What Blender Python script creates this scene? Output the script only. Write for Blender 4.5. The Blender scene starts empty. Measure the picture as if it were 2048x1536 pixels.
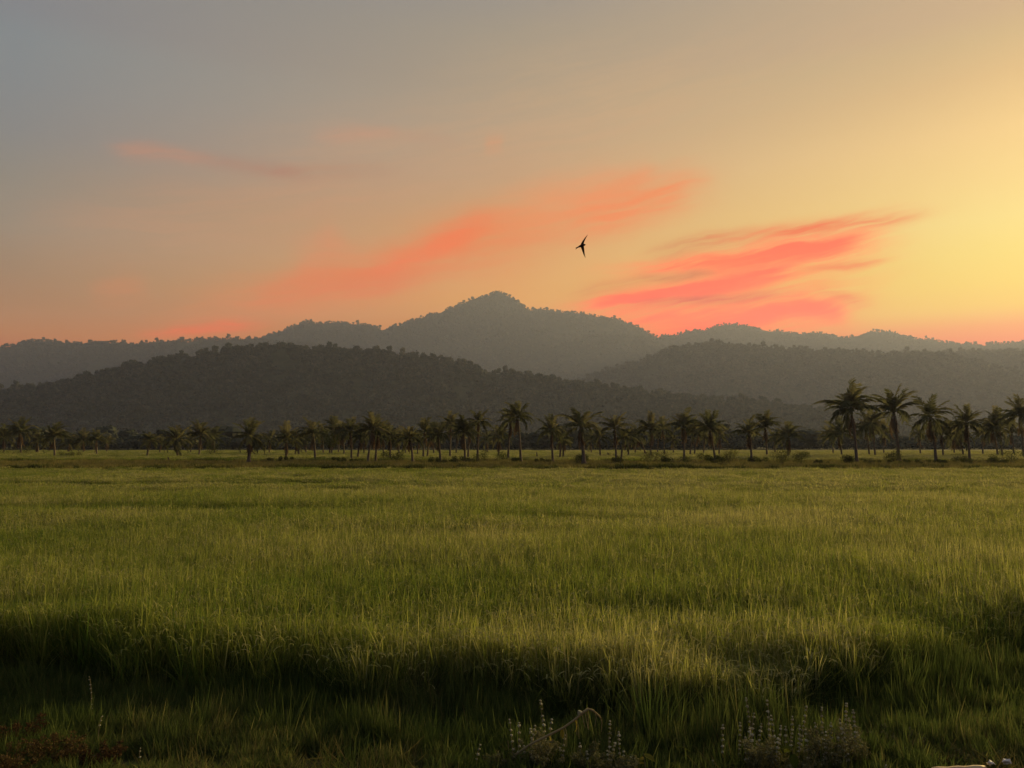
import bpy, math, random
import numpy as np
from mathutils import Vector, Euler

random.seed(7)
RNG = np.random.default_rng(11)
scn = bpy.context.scene
COL = scn.collection

# ------------------------------------------------------------------ camera
F = 1547.0                      # focal length in photo pixels (photo 2048 x 1536)
HOR = 888.0                     # photo row of the horizon
CAMZ = 3.2
PITCH = math.atan((HOR - 768) / F)
cam = bpy.data.cameras.new('camera')
cam.sensor_width = 36.0
cam.lens = 36.0 * F / 2048.0
cam.clip_start = 0.05
cam.clip_end = 40000
camo = bpy.data.objects.new('camera', cam)
COL.objects.link(camo)
camo.location = (0, 0, CAMZ)
camo.rotation_euler = (math.pi / 2 + PITCH, 0, 0)
scn.camera = camo


def direction(px, py):
    cx, cy = (px - 1024) / F, (768 - py) / F
    return (cx, math.cos(PITCH) - cy * math.sin(PITCH), math.sin(PITCH) + cy * math.cos(PITCH))


def azel(px, py):
    x, y, z = direction(px, py)
    return math.degrees(math.atan2(x, y)), math.degrees(math.atan2(z, math.hypot(x, y)))


def at(px, py, dist):
    """point that lies dist metres ahead (along +Y) on the ray through a photo pixel"""
    x, y, z = direction(px, py)
    k = dist / y
    return Vector((x * k, dist, CAMZ + z * k))


# ------------------------------------------------------------------ render settings
scn.view_settings.view_transform = 'Standard'
scn.view_settings.look = 'None'
scn.view_settings.gamma = 1.0
scn.view_settings.use_curve_mapping = False
scn.cycles.max_bounces = 6
scn.cycles.diffuse_bounces = 3
scn.cycles.glossy_bounces = 1
scn.cycles.transmission_bounces = 3
scn.cycles.volume_bounces = 1
scn.cycles.transparent_max_bounces = 4
scn.cycles.caustics_reflective = False
scn.cycles.caustics_refractive = False
scn.cycles.sample_clamp_indirect = 4.0

# ------------------------------------------------------------------ sky
SUN_AZ, SUN_EL = 44.0, 10.0     # degrees right of the view direction, degrees above the horizon


def lin(c):
    out = []
    for v in c[:3]:
        v /= 255.0
        out.append(v / 12.92 if v <= 0.04045 else ((v + 0.055) / 1.055) ** 2.4)
    return tuple(out)


W = bpy.data.worlds.new('World')
scn.world = W
W.use_nodes = True
nt = W.node_tree
nt.nodes.clear()


def N(tree, kind, **kw):
    n = tree.nodes.new(kind)
    for k, v in kw.items():
        setattr(n, k, v)
    return n


def setin(tree, node, i, v):
    if isinstance(v, bpy.types.NodeSocket):
        tree.links.new(v, node.inputs[i])
    elif v is not None:
        node.inputs[i].default_value = v


def M(op, a, b=None, c=None, clamp=False, tree=None):
    t = tree or nt
    n = N(t, 'ShaderNodeMath', operation=op)
    n.use_clamp = clamp
    for i, v in enumerate((a, b, c)):
        setin(t, n, i, v)
    return n.outputs[0]


def mixc(fac, a, b, tree=None):
    t = tree or nt
    n = N(t, 'ShaderNodeMix', data_type='RGBA')
    setin(t, n, 0, fac)
    for i, v in ((6, a), (7, b)):
        if isinstance(v, tuple):
            v = (*v[:3], 1.0)
        setin(t, n, i, v)
    return n.outputs[2]


def smooth(v, lo, hi, tree=None):
    t = tree or nt
    n = N(t, 'ShaderNodeMapRange', interpolation_type='SMOOTHSTEP')
    setin(t, n, 0, v)
    n.inputs[1].default_value, n.inputs[2].default_value = lo, hi
    n.inputs[3].default_value, n.inputs[4].default_value = 0.0, 1.0
    return n.outputs[0]


def linear(v, lo, hi):
    n = N(nt, 'ShaderNodeMapRange')
    setin(nt, n, 0, v)
    n.inputs[1].default_value, n.inputs[2].default_value = lo, hi
    n.inputs[3].default_value, n.inputs[4].default_value = 0.0, 1.0
    return n.outputs[0]


tc = N(nt, 'ShaderNodeTexCoord')
nrm = N(nt, 'ShaderNodeVectorMath', operation='NORMALIZE')
nt.links.new(tc.outputs['Generated'], nrm.inputs[0])
sx = N(nt, 'ShaderNodeSeparateXYZ')
nt.links.new(nrm.outputs[0], sx.inputs[0])
X, Y, Z = sx.outputs
DEG = 180 / math.pi
EL = M('MULTIPLY', M('ARCSINE', Z), DEG)
AZ = M('MULTIPLY', M('ARCTAN2', X, Y), DEG)
sa = math.radians(SUN_AZ)
hl = M('MAXIMUM', M('SQRT', M('ADD', M('MULTIPLY', X, X), M('MULTIPLY', Y, Y))), 1e-4)
cosd = M('DIVIDE', M('ADD', M('MULTIPLY', X, math.sin(sa)), M('MULTIPLY', Y, math.cos(sa))), hl)
DA = M('MULTIPLY', M('ARCCOSINE', M('MINIMUM', M('MAXIMUM', cosd, -1.0), 1.0)), DEG)


# The air box built further down dims the sky behind it and adds its own light; the sky's colours allow for that,
# so that seen through the air they come out as in the photograph.
HAZE = 0.74e-4                  # density per metre
ZB, HY = 1270.0, 7500.0         # top and far end of the air
AIR = {'sun': [(6.91, (0.9586, 0.8182, 0.1342)), (8.61, (0.9955, 0.7039, 0.3412)), (11.97, (1.0999, 0.7663, 0.4987)), (16.47, (1.0796, 0.8129, 0.519)), (22.49, (0.952, 0.8021, 0.5277)), (26.29, (0.9879, 0.8154, 0.5075))], 'mid': [(12.09, (0.515, 0.4629, 0.3156)), (14.98, (0.4684, 0.484, 0.3925)), (19.56, (0.515, 0.4822, 0.3437)), (26.21, (0.5173, 0.4526, 0.3295)), (30.84, (0.5781, 0.4819, 0.309))], 'far': [(7.07, (0.3224, 0.2866, 0.2269)), (11.07, (0.3734, 0.3227, 0.2412)), (16.48, (0.3753, 0.3172, 0.2403)), (22.23, (0.376, 0.3024, 0.2105)), (26.31, (0.3529, 0.3095, 0.2155))]}
EXPO = 2.0 ** 0.7
scn.view_settings.exposure = 0.7


def beyond_haze(c, column, az, el_):
    path = min((ZB - CAMZ) / max(math.sin(math.radians(el_)), 1e-3), HY / max(math.cos(math.radians(az)) * math.cos(math.radians(el_)), .05))
    T = math.exp(-HAZE * path)
    tab = AIR[column]
    ls = [float(np.interp(el_, [r[0] for r in tab], [r[1][k] for r in tab])) for k in range(3)]
    return tuple(max((v - (1 - T) * s_) / T, .004) / EXPO for v, s_ in zip(lin(c), ls))


def ramp(column, px, stops, zenith):
    """stops: photo row and colour seen in that column of the photo, then colours above the frame"""
    pts = []
    for py, c in stops:
        a_, e_ = azel(px, py)
        pts.append((e_, beyond_haze(c, column, a_, e_)))
    pts = sorted(pts)
    pts = [(0, pts[0][1])] + pts + [(e_, tuple(v / EXPO for v in lin(c))) for e_, c in zenith]
    r = N(nt, 'ShaderNodeValToRGB')
    r.color_ramp.interpolation = 'LINEAR'
    el = r.color_ramp.elements
    while len(el) > 1:
        el.remove(el[-1])
    for i, (e_, c) in enumerate(pts):
        p = min(max(e_ / 90.0, 0), 1)
        k = el[0] if i == 0 else el.new(p)
        k.position = p
        k.color = (*c, 1)
    nt.links.new(M('DIVIDE', EL, 90.0, clamp=True), r.inputs[0])
    return r.outputs[0]


R_sun = ramp('sun', 2030, [(0, (213, 182, 142)), (60, (219, 189, 140)), (140, (232, 196, 140)), (250, (250, 212, 146)), (350, (253, 219, 146)), (430, (254, 226, 146)),
             (500, (255, 224, 136)), (560, (255, 218, 122)), (610, (255, 208, 112)), (650, (254, 182, 84)), (680, (252, 165, 68))],
             [(40, (172, 158, 138)), (90, (126, 130, 136))])
R_mid = ramp('mid', 1024, [(0, (160, 150, 136)), (60, (166, 153, 133)), (150, (172, 155, 132)), (250, (182, 160, 132)), (350, (196, 162, 126)), (450, (212, 164, 116)),
             (540, (222, 166, 110)), (600, (224, 165, 105)), (680, (215, 150, 95))], [(42, (140, 140, 138)), (90, (122, 128, 136))])
R_far = ramp('far', 20, [(0, (133, 134, 135)), (60, (134, 138, 138)), (150, (136, 137, 136)), (250, (139, 136, 132)), (350, (147, 138, 126)), (450, (156, 140, 122)),
             (530, (162, 135, 110)), (600, (168, 131, 103)), (660, (178, 128, 97)), (700, (180, 120, 92))], [(40, (124, 130, 134)), (90, (118, 126, 134))])
R_back = ramp('far', 20, [(700, (74, 76, 90)), (560, (78, 82, 97)), (250, (82, 90, 107))], [(45, (94, 104, 118)), (90, (118, 126, 134))])
base = mixc(smooth(DA, 74, 150), R_far, R_back)
base = mixc(M('SUBTRACT', 1.0, linear(DA, 44, 77.5)), base, R_mid)
base = mixc(M('SUBTRACT', 1.0, linear(DA, 8, 44)), base, R_sun)

# physical daylight under the dusk colours
sky = N(nt, 'ShaderNodeTexSky', sky_type='NISHITA')
sky.sun_disc = False
sky.sun_elevation = math.radians(SUN_EL)
sky.sun_rotation = math.radians(SUN_AZ)
sky.air_density, sky.dust_density, sky.ozone_density = 1.5, 5.0, 1.0
nsky = N(nt, 'ShaderNodeVectorMath', operation='SCALE')
nt.links.new(sky.outputs[0], nsky.inputs[0])
nsky.inputs[3].default_value = 0.05
base = mixc(0.08, base, nsky.outputs[0])

# high thin clouds, placed by azimuth and elevation
cmb = N(nt, 'ShaderNodeCombineXYZ')
setin(nt, cmb, 0, M('MULTIPLY', AZ, 0.16))
setin(nt, cmb, 1, M('MULTIPLY', EL, 0.30))
wn = N(nt, 'ShaderNodeTexNoise', noise_dimensions='2D')
nt.links.new(cmb.outputs[0], wn.inputs[0])
wn.inputs['Scale'].default_value = 1.0
wn.inputs['Detail'].default_value = 4.0
ws = N(nt, 'ShaderNodeSeparateColor')
nt.links.new(wn.outputs['Color'], ws.inputs[0])
AZW = M('ADD', AZ, M('MULTIPLY', M('SUBTRACT', ws.outputs[0], 0.5), 3.0))
ELW = M('ADD', EL, M('MULTIPLY', M('SUBTRACT', ws.outputs[1], 0.5), 1.1))
tl = math.radians(9)
cf = N(nt, 'ShaderNodeCombineXYZ')
setin(nt, cf, 0, M('MULTIPLY', M('ADD', M('MULTIPLY', AZW, math.cos(tl)), M('MULTIPLY', ELW, math.sin(tl))), 0.10))
setin(nt, cf, 1, M('MULTIPLY', M('SUBTRACT', M('MULTIPLY', ELW, math.cos(tl)), M('MULTIPLY', AZW, math.sin(tl))), 1.25))
fn = N(nt, 'ShaderNodeTexNoise', noise_dimensions='2D')
nt.links.new(cf.outputs[0], fn.inputs[0])
fn.inputs['Scale'].default_value = 1.0
fn.inputs['Detail'].default_value = 8.0
fn.inputs['Roughness'].default_value = 0.6
cf2 = N(nt, 'ShaderNodeVectorMath', operation='MULTIPLY')
nt.links.new(cf.outputs[0], cf2.inputs[0])
cf2.inputs[1].default_value = (2.6, 3.3, 1)
fn2 = N(nt, 'ShaderNodeTexNoise', noise_dimensions='2D')
nt.links.new(cf2.outputs[0], fn2.inputs[0])
fn2.inputs['Detail'].default_value = 6.0
fn2.inputs['Roughness'].default_value = 0.65
fn2.inputs['Scale'].default_value = 1.0
fn2.inputs['Distortion'].default_value = 0.4
FIB = M('ADD', M('MULTIPLY', smooth(fn.outputs[0], 0.36, 0.62), .6), M('MULTIPLY', smooth(fn2.outputs[0], 0.34, 0.66), .4))

CLOUDS = [  # end points and half width in photo pixels, colour, strength, how fibrous
    (250, 670, 1330, 385, 42, (222, 142, 100), .50, .22), (540, 600, 1080, 420, 36, (226, 138, 98), .60, .25), (700, 560, 1010, 432, 20, (240, 128, 84), .72, .25),
    (600, 535, 690, 470, 30, (218, 142, 106), .45, .2), (500, 590, 860, 556, 24, (220, 132, 92), .65, .25),
    (1000, 445, 1280, 375, 42, (236, 156, 112), .55, .25), (1140, 448, 1410, 366, 32, (244, 150, 104), .85, .25),
    (1200, 408, 1300, 338, 20, (238, 154, 108), .65, .2),
    (1170, 640, 1760, 520, 58, (258, 162, 80), .55, .31), (1230, 650, 1700, 620, 34, (264, 152, 62), .72, .28),
    (1290, 512, 1520, 464, 14, (216, 142, 92), .6, .3), (1420, 482, 1840, 426, 12, (248, 146, 74), .85, .3),
    (1230, 542, 1740, 488, 15, (272, 142, 56), .9, .35), (1480, 514, 1750, 474, 17, (272, 138, 48), .85, .35),
    (1140, 614, 1590, 546, 19, (274, 128, 30), 1.0, .25), (1430, 564, 1590, 538, 16, (274, 132, 36), .95, .25),
    (1250, 606, 1580, 592, 10, (228, 118, 62), .75, .3), (1220, 648, 1700, 612, 18, (274, 134, 36), .95, .25),
    (1300, 668, 1560, 640, 14, (272, 138, 44), .8, .2),
    (1570, 606, 1710, 632, 15, (272, 138, 38), .9, .2), (1590, 540, 1770, 516, 6, (255, 158, 74), .7, .2),
    (1640, 586, 1750, 612, 9, (252, 162, 78), .6, .3), (1260, 560, 1450, 546, 8, (196, 134, 94), .45, .3),
    (1120, 592, 1290, 560, 11, (214, 150, 100), .5, .4),
    (60, 470, 900, 360, 60, (196, 150, 120), .30, .31), (500, 320, 1500, 200, 70, (206, 162, 126), .22, .31), (900, 180, 2000, 60, 80, (214, 178, 136), .18, .31),
    (350, 640, 900, 520, 46, (216, 138, 100), .26, .25), (800, 520, 1200, 400, 40, (230, 142, 100), .26, .31),
    (225, 293, 430, 317, 12, (182, 140, 118), .7, .3), (390, 312, 630, 352, 12, (174, 134, 114), .7, .3),
    (560, 352, 790, 336, 15, (176, 142, 118), .5, .4), (630, 270, 800, 260, 10, (196, 150, 122), .65, .3),
    (770, 266, 920, 288, 10, (184, 152, 126), .5, .4), (970, 290, 1010, 286, 12, (210, 154, 116), .5, .2),
    (290, 668, 540, 646, 9, (222, 128, 88), .8, .3), (190, 596, 300, 566, 22, (196, 138, 104), .5, .3),
]
for x0, y0, x1, y1, w, c, st, fb in CLOUDS:
    a0, e0 = azel(x0, y0)
    a1, e1 = azel(x1, y1)
    ac, ec = (a0 + a1) / 2, (e0 + e1) / 2
    th = math.atan2(e1 - e0, a1 - a0)
    hlx = math.hypot(a1 - a0, e1 - e0) / 2 * 0.92
    hw = w * math.degrees(1 / F) * 1.15
    da, de = M('SUBTRACT', AZW, ac + 0.0), M('SUBTRACT', ELW, ec)
    u = M('ADD', M('MULTIPLY', da, math.cos(th) / hlx), M('MULTIPLY', de, math.sin(th) / hlx))
    v = M('SUBTRACT', M('MULTIPLY', de, math.cos(th) / hw), M('MULTIPLY', da, math.sin(th) / hw))
    u2 = M('MULTIPLY', u, u)
    q = M('ADD', M('MULTIPLY', u2, u2), M('MULTIPLY', v, v))
    m = M('EXPONENT', M('MULTIPLY', q, -1.0))
    fb = min(fb * 2.0, .62)
    fib = M('ADD', M('MULTIPLY', FIB, fb * 1.5), 1 - fb)
    wgt = min(max((SUN_AZ - ac - 10) / 67.0, 0), 1)
    cs = [beyond_haze(c, k_, ac, ec) for k_ in ('sun', 'mid', 'far')]
    cc = tuple(np.interp(wgt, [0, .5, 1], [q_[k_] for q_ in cs]) for k_ in range(3))
    base = mixc(M('MULTIPLY', M('MULTIPLY', m, fib), st * 1.1, clamp=True), base, cc)
bg = N(nt, 'ShaderNodeBackground')
nt.links.new(base, bg.inputs[0])
bg.inputs[1].default_value = 1.0
wo = N(nt, 'ShaderNodeOutputWorld')
nt.links.new(bg.outputs[0], wo.inputs[0])

# ------------------------------------------------------------------ sun (low, behind thin cloud beyond the right edge)
sun = bpy.data.lights.new('sun', 'SUN')
sun.energy = 5.0
sun.angle = math.radians(12)
sun.color = (1.0, 0.735, 0.27)
suno = bpy.data.objects.new('sun', sun)
COL.objects.link(suno)
e = math.radians(SUN_EL)
to_sun = Vector((math.sin(sa) * math.cos(e), math.cos(sa) * math.cos(e), math.sin(e)))
suno.rotation_euler = to_sun.to_track_quat('Z', 'Y').to_euler()

# ------------------------------------------------------------------ helpers


def tag(o, label=None, cat=None, group=None, kind=None):
    if label: o['label'] = label
    if cat: o['category'] = cat
    if group: o['group'] = group
    if kind: o['kind'] = kind
    return o


def empty(name, loc, rz=0.0):
    o = bpy.data.objects.new(name, None)
    o.empty_display_size = 0.3
    COL.objects.link(o)
    o.location = loc
    o.rotation_euler = (0, 0, rz)
    return o


def mesh_obj(name, me, parent=None, loc=(0, 0, 0), rot=(0, 0, 0), scale=(1, 1, 1), link=True):
    o = bpy.data.objects.new(name, me)
    if link:
        COL.objects.link(o)
    o.location, o.rotation_euler, o.scale = loc, rot, scale
    if parent: o.parent = parent
    return o


class MB:
    """collects shapes, then makes one mesh; hue is a per-vertex value read by the leaf materials"""

    def __init__(self):
        self.v, self.f, self.h = [], [], []

    def add(self, verts, faces, hue=0.5):
        b = len(self.v)
        self.v += [tuple(p) for p in verts]
        self.f += [tuple(i + b for i in fc) for fc in faces]
        self.h += (list(hue) if isinstance(hue, (list, tuple)) else [hue] * len(verts))

    def strip(self, pts, widths, side, hue=0.5):
        """ribbon along pts"""
        vs = []
        for p, w in zip(pts, widths):
            s = side * (w / 2)
            vs += [p - s, p + s]
        fs = [(2 * i, 2 * i + 1, 2 * i + 3, 2 * i + 2) for i in range(len(pts) - 1)]
        self.add(vs, fs, hue)

    def tube(self, pts, radii, n=6, hue=0.5, cap=True):
        pts = [Vector(p) for p in pts]
        vs, fs = [], []
        up = Vector((0.31, 0.17, 0.93)).normalized()
        for i, p in enumerate(pts):
            d = (pts[min(i + 1, len(pts) - 1)] - pts[max(i - 1, 0)])
            d = d.normalized() if d.length > 1e-9 else Vector((0, 0, 1))
            a = d.cross(up)
            if a.length < 1e-3: a = d.cross(Vector((1, 0, 0)))
            a.normalize()
            b = d.cross(a).normalized()
            for k in range(n):
                t = 2 * math.pi * k / n
                vs.append(p + (a * math.cos(t) + b * math.sin(t)) * radii[i])
        for i in range(len(pts) - 1):
            for k in range(n):
                k2 = (k + 1) % n
                fs.append((i * n + k, i * n + k2, (i + 1) * n + k2, (i + 1) * n + k))
        if cap:
            fs.append(tuple(range(n))[::-1])
            fs.append(tuple((len(pts) - 1) * n + k for k in range(n)))
        self.add(vs, fs, hue)

    def ball(self, c, r, hue=0.5, jit=0.25, seg=6, rings=4, sq=1.0):
        vs, fs = [], []
        c = Vector(c)
        vs.append(c + Vector((0, 0, r * sq)))
        for i in range(1, rings):
            th = math.pi * i / rings
            for k in range(seg):
                ph = 2 * math.pi * k / seg
                q = r * (1 + random.uniform(-jit, jit))
                vs.append(c + Vector((q * math.sin(th) * math.cos(ph), q * math.sin(th) * math.sin(ph), q * sq * math.cos(th))))
        vs.append(c - Vector((0, 0, r * sq)))
        for k in range(seg):
            fs.append((0, 1 + k, 1 + (k + 1) % seg))
        for i in range(rings - 2):
            for k in range(seg):
                a, b = 1 + i * seg + k, 1 + i * seg + (k + 1) % seg
                fs.append((a, a + seg, b + seg, b))
        last = len(vs) - 1
        o = 1 + (rings - 2) * seg
        for k in range(seg):
            fs.append((o + k, last, o + (k + 1) % seg))
        self.add(vs, fs, hue)

    def mesh(self, name, mat, smooth_shade=False):
        me = bpy.data.meshes.new(name)
        me.from_pydata(self.v, [], self.f)
        at_ = me.attributes.new('hue', 'FLOAT', 'POINT')
        at_.data.foreach_set('value', np.array(self.h, dtype=np.float32))
        if mat: me.materials.append(mat)
        if smooth_shade:
            me.polygons.foreach_set('use_smooth', [True] * len(me.polygons))
        me.update()
        return me


def vnoise(x, y, seed=0):
    x, y = np.asarray(x, float), np.asarray(y, float)
    xi, yi = np.floor(x).astype(np.int64), np.floor(y).astype(np.int64)
    fx, fy = x - xi, y - yi
    fx, fy = fx * fx * (3 - 2 * fx), fy * fy * (3 - 2 * fy)

    def h(a, b):
        n = (a * 374761393 + b * 668265263 + seed * 1442695041) & 0x7fffffff
        n = ((n ^ (n >> 13)) * 1274126177) & 0x7fffffff
        return ((n ^ (n >> 16)) & 0xffff) / 65535.0
    return ((h(xi, yi) * (1 - fx) + h(xi + 1, yi) * fx) * (1 - fy) + (h(xi, yi + 1) * (1 - fx) + h(xi + 1, yi + 1) * fx) * fy)


def fbm(x, y, seed=0, octs=4):
    s, a, t = 0, 1.0, 0
    for o in range(octs):
        s = s + a * vnoise(np.asarray(x) * 2 ** o + 17.3 * o, np.asarray(y) * 2 ** o - 9.1 * o, seed + o)
        t += a
        a *= 0.5
    return s / t


# ------------------------------------------------------------------ materials


def leaf_material(name, c0, c1, c2=None, trans=0.4, use_tint=True, tint_amt=0.6, rnd=0.25, rough_gloss=0.0):
    """c0..c1..c2 picked by the per-blade hue, the plant's tint and a random value per plant"""
    m = bpy.data.materials.new(name)
    m.use_nodes = True
    t = m.node_tree
    t.nodes.clear()
    a = N(t, 'ShaderNodeAttribute', attribute_name='hue')
    f = a.outputs['Fac']
    if use_tint:
        b = N(t, 'ShaderNodeAttribute', attribute_name='tint', attribute_type='INSTANCER')
        f = M('ADD', f, M('MULTIPLY', M('SUBTRACT', b.outputs['Fac'], 0.5, tree=t), tint_amt, tree=t), tree=t)
    oi = N(t, 'ShaderNodeObjectInfo')
    f = M('ADD', f, M('MULTIPLY', M('SUBTRACT', oi.outputs['Random'], 0.5, tree=t), rnd, tree=t), clamp=True, tree=t)
    r = N(t, 'ShaderNodeValToRGB')
    el = r.color_ramp.elements
    el[0].color, el[1].color = (*c0, 1), (*(c2 or c1), 1)
    if c2:
        k = el.new(0.5)
        k.color = (*c1, 1)
    t.links.new(f, r.inputs[0])
    d = N(t, 'ShaderNodeBsdfDiffuse')
    t.links.new(r.outputs[0], d.inputs[0])
    out = d.outputs[0]
    if trans > 0:
        tr = N(t, 'ShaderNodeBsdfTranslucent')
        t.links.new(r.outputs[0], tr.inputs[0])
        mx = N(t, 'ShaderNodeMixShader')
        mx.inputs[0].default_value = trans
        t.links.new(out, mx.inputs[1])
        t.links.new(tr.outputs[0], mx.inputs[2])
        out = mx.outputs[0]
    if rough_gloss > 0:
        gl = N(t, 'ShaderNodeBsdfGlossy')
        gl.inputs['Roughness'].default_value = .6
        mx = N(t, 'ShaderNodeMixShader')
        mx.inputs[0].default_value = rough_gloss
        t.links.new(out, mx.inputs[1])
        t.links.new(gl.outputs[0], mx.inputs[2])
        out = mx.outputs[0]
    o = N(t, 'ShaderNodeOutputMaterial')
    t.links.new(out, o.inputs[0])
    return m


def ground_material(name, ca, cb, scale, detail=8, bump=0.4, cc=None, scale2=None):
    m = bpy.data.materials.new(name)
    m.use_nodes = True
    t = m.node_tree
    p = t.nodes['Principled BSDF']
    p.inputs['Roughness'].default_value = 0.95
    p.inputs['Specular IOR Level'].default_value = 0.15
    g = N(t, 'ShaderNodeNewGeometry')
    n = N(t, 'ShaderNodeTexNoise')
    n.inputs['Scale'].default_value = scale
    n.inputs['Detail'].default_value = detail
    n.inputs['Roughness'].default_value = 0.65
    t.links.new(g.outputs['Position'], n.inputs['Vector'])
    c = mixc(smooth(n.outputs[0], .35, .65, t), ca, cb, t)
    if cc:
        n2 = N(t, 'ShaderNodeTexNoise')
        n2.inputs['Scale'].default_value = scale2
        n2.inputs['Detail'].default_value = 4
        t.links.new(g.outputs['Position'], n2.inputs['Vector'])
        c = mixc(smooth(n2.outputs[0], .45, .6, t), c, cc, t)
    t.links.new(c, p.inputs['Base Color'])
    b = N(t, 'ShaderNodeBump')
    b.inputs['Strength'].default_value = bump
    t.links.new(n.outputs[0], b.inputs['Height'])
    t.links.new(b.outputs[0], p.inputs['Normal'])
    return m


def plain_material(name, ca, cb, scale=12, rough=0.8, bump=0.3, stretch=(1, 1, 1)):
    m = bpy.data.materials.new(name)
    m.use_nodes = True
    t = m.node_tree
    p = t.nodes['Principled BSDF']
    p.inputs['Roughness'].default_value = rough
    p.inputs['Specular IOR Level'].default_value = 0.2
    tcn = N(t, 'ShaderNodeTexCoord')
    mp = N(t, 'ShaderNodeMapping')
    mp.inputs['Scale'].default_value = stretch
    t.links.new(tcn.outputs['Object'], mp.inputs[0])
    n = N(t, 'ShaderNodeTexNoise')
    n.inputs['Scale'].default_value = scale
    n.inputs['Detail'].default_value = 6
    t.links.new(mp.outputs[0], n.inputs['Vector'])
    t.links.new(mixc(smooth(n.outputs[0], .35, .65, t), ca, cb, t), p.inputs['Base Color'])
    b = N(t, 'ShaderNodeBump')
    b.inputs['Strength'].default_value = bump
    t.links.new(n.outputs[0], b.inputs['Height'])
    t.links.new(b.outputs[0], p.inputs['Normal'])
    return m


RICE = leaf_material('rice_leaf', (.088, .155, .022), (.24, .272, .05), (.45, .42, .18), trans=.5, tint_amt=.8, rnd=.3, rough_gloss=.015)
GRASS = leaf_material('verge_leaf', (.058, .09, .026), (.10, .132, .038), (.18, .17, .065), trans=.4, tint_amt=.8, rnd=.3)
DRYG = leaf_material('dry_grass_leaf', (.12, .125, .04), (.21, .19, .07), (.30, .25, .10), trans=.3, tint_amt=.6, rnd=.4)
FOREST = leaf_material('forest_leaf', (.045, .058, .045), (.085, .093, .07), (.14, .135, .10), trans=.15, tint_amt=.55, rnd=.3)
PALM = leaf_material('palm_leaf', (.066, .076, .042), (.115, .122, .066), (.18, .165, .09), trans=.5, use_tint=False, rnd=.7)
DEADPALM = leaf_material('dead_palm_leaf', (.10, .068, .045), (.16, .11, .07), (.22, .16, .10), trans=.2, use_tint=False, rnd=.7)
STRAW = leaf_material('straw', (.075, .08, .03), (.115, .105, .042), (.18, .15, .065), trans=.3, tint_amt=.6, rnd=.4)
SHRUB = leaf_material('shrub_leaf', (.05, .065, .022), (.09, .10, .035), (.15, .15, .05), trans=.3, use_tint=False, rnd=.6)
BARK = plain_material('palm_bark', (.10, .08, .065), (.20, .165, .13), 6, .9, .5, (1, 1, 6))
WOOD = plain_material('weathered_wood', (.06, .045, .035), (.12, .09, .07), 10, .9, .4)
SOIL = ground_material('soil', (.045, .038, .024), (.07, .062, .03), 2.0, cc=(.05, .06, .02), scale2=.15)
HILLSOIL = ground_material('hill_floor', (.03, .036, .018), (.055, .055, .026), .03)

# ------------------------------------------------------------------ setting: haze, ground, hills
me = bpy.data.meshes.new('haze')
hx0, hx1, hy0, hy1, hz0, hz1 = -7000, 7000, -1500, HY, -8, ZB
me.from_pydata([(x, y, z) for z in (hz0, hz1) for y in (hy0, hy1) for x in (hx0, hx1)], [],
               [(0, 2, 3, 1), (4, 5, 7, 6), (0, 1, 5, 4), (2, 6, 7, 3), (0, 4, 6, 2), (1, 3, 7, 5)])
hz = mesh_obj('haze', me)
tag(hz, 'pale evening haze filling the valley air', kind='stuff')
hm = bpy.data.materials.new('haze')
hm.use_nodes = True
t = hm.node_tree
t.nodes.clear()
pv = N(t, 'ShaderNodeVolumePrincipled')
pv.inputs['Color'].default_value = (.575, .65, 1.0, 1)
pv.inputs['Density'].default_value = HAZE
pv.inputs["Anisotropy"].default_value = 0.26
ho = N(t, 'ShaderNodeOutputMaterial')
t.links.new(pv.outputs[0], ho.inputs['Volume'])
me.materials.append(hm)


def rice_edge(x):
    """near edge of the rice, as a distance ahead, for a given x"""
    pxs = np.array([-400, 0, 350, 700, 1000, 1250, 1500, 1700, 1900, 2048, 2500])
    ds = np.array([11.0, 10.7, 10.4, 10.0, 9.5, 9.2, 9.2, 9.9, 11.0, 12.6, 16.0])
    xs = (pxs - 1024) / F * ds
    return np.interp(x, xs, ds)


def ground_z(x, y):
    x, y = np.asarray(x, float), np.asarray(y, float)
    e_ = np.minimum(rice_edge(x), 9.6) - 0.7
    s = np.clip(e_ - y, 0, None)
    z = np.minimum(0.10 * s + 0.012 * s * s, 0.9)
    z = z + np.where(y < 14, 0.05 * (fbm(x * 1.6, y * 1.6, 3) - .5), 0)
    bund = np.exp(-((y - 80) / 3.0) ** 2) * 0.35
    return z + bund


ys = np.concatenate([np.linspace(-60, 2, 18), np.linspace(2.4, 14, 60), np.linspace(15, 60, 30), np.linspace(63, 160, 60), np.linspace(175, 400, 15), np.geomspace(450, 7300, 16)])
xs = np.concatenate([-np.geomspace(6800, 14, 26), np.linspace(-12, 12, 97), np.geomspace(14, 6800, 26)])
gx, gy = np.meshgrid(xs, ys)
gz = ground_z(gx, gy)
nx, ny = len(xs), len(ys)
me = bpy.data.meshes.new('ground')
idx = np.arange(nx * ny).reshape(ny, nx)
quads = np.stack([idx[:-1, :-1], idx[:-1, 1:], idx[1:, 1:], idx[1:, :-1]], -1).reshape(-1, 4)
me.from_pydata(np.stack([gx, gy, gz], -1).reshape(-1, 3).tolist(), [], quads.tolist())
me.polygons.foreach_set('use_smooth', [True] * len(me.polygons))
me.materials.append(SOIL)
tag(mesh_obj('ground', me), 'dark soil of the plain under the rice and the verge', kind='structure')

# -- scattering of uncountable plants


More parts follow.
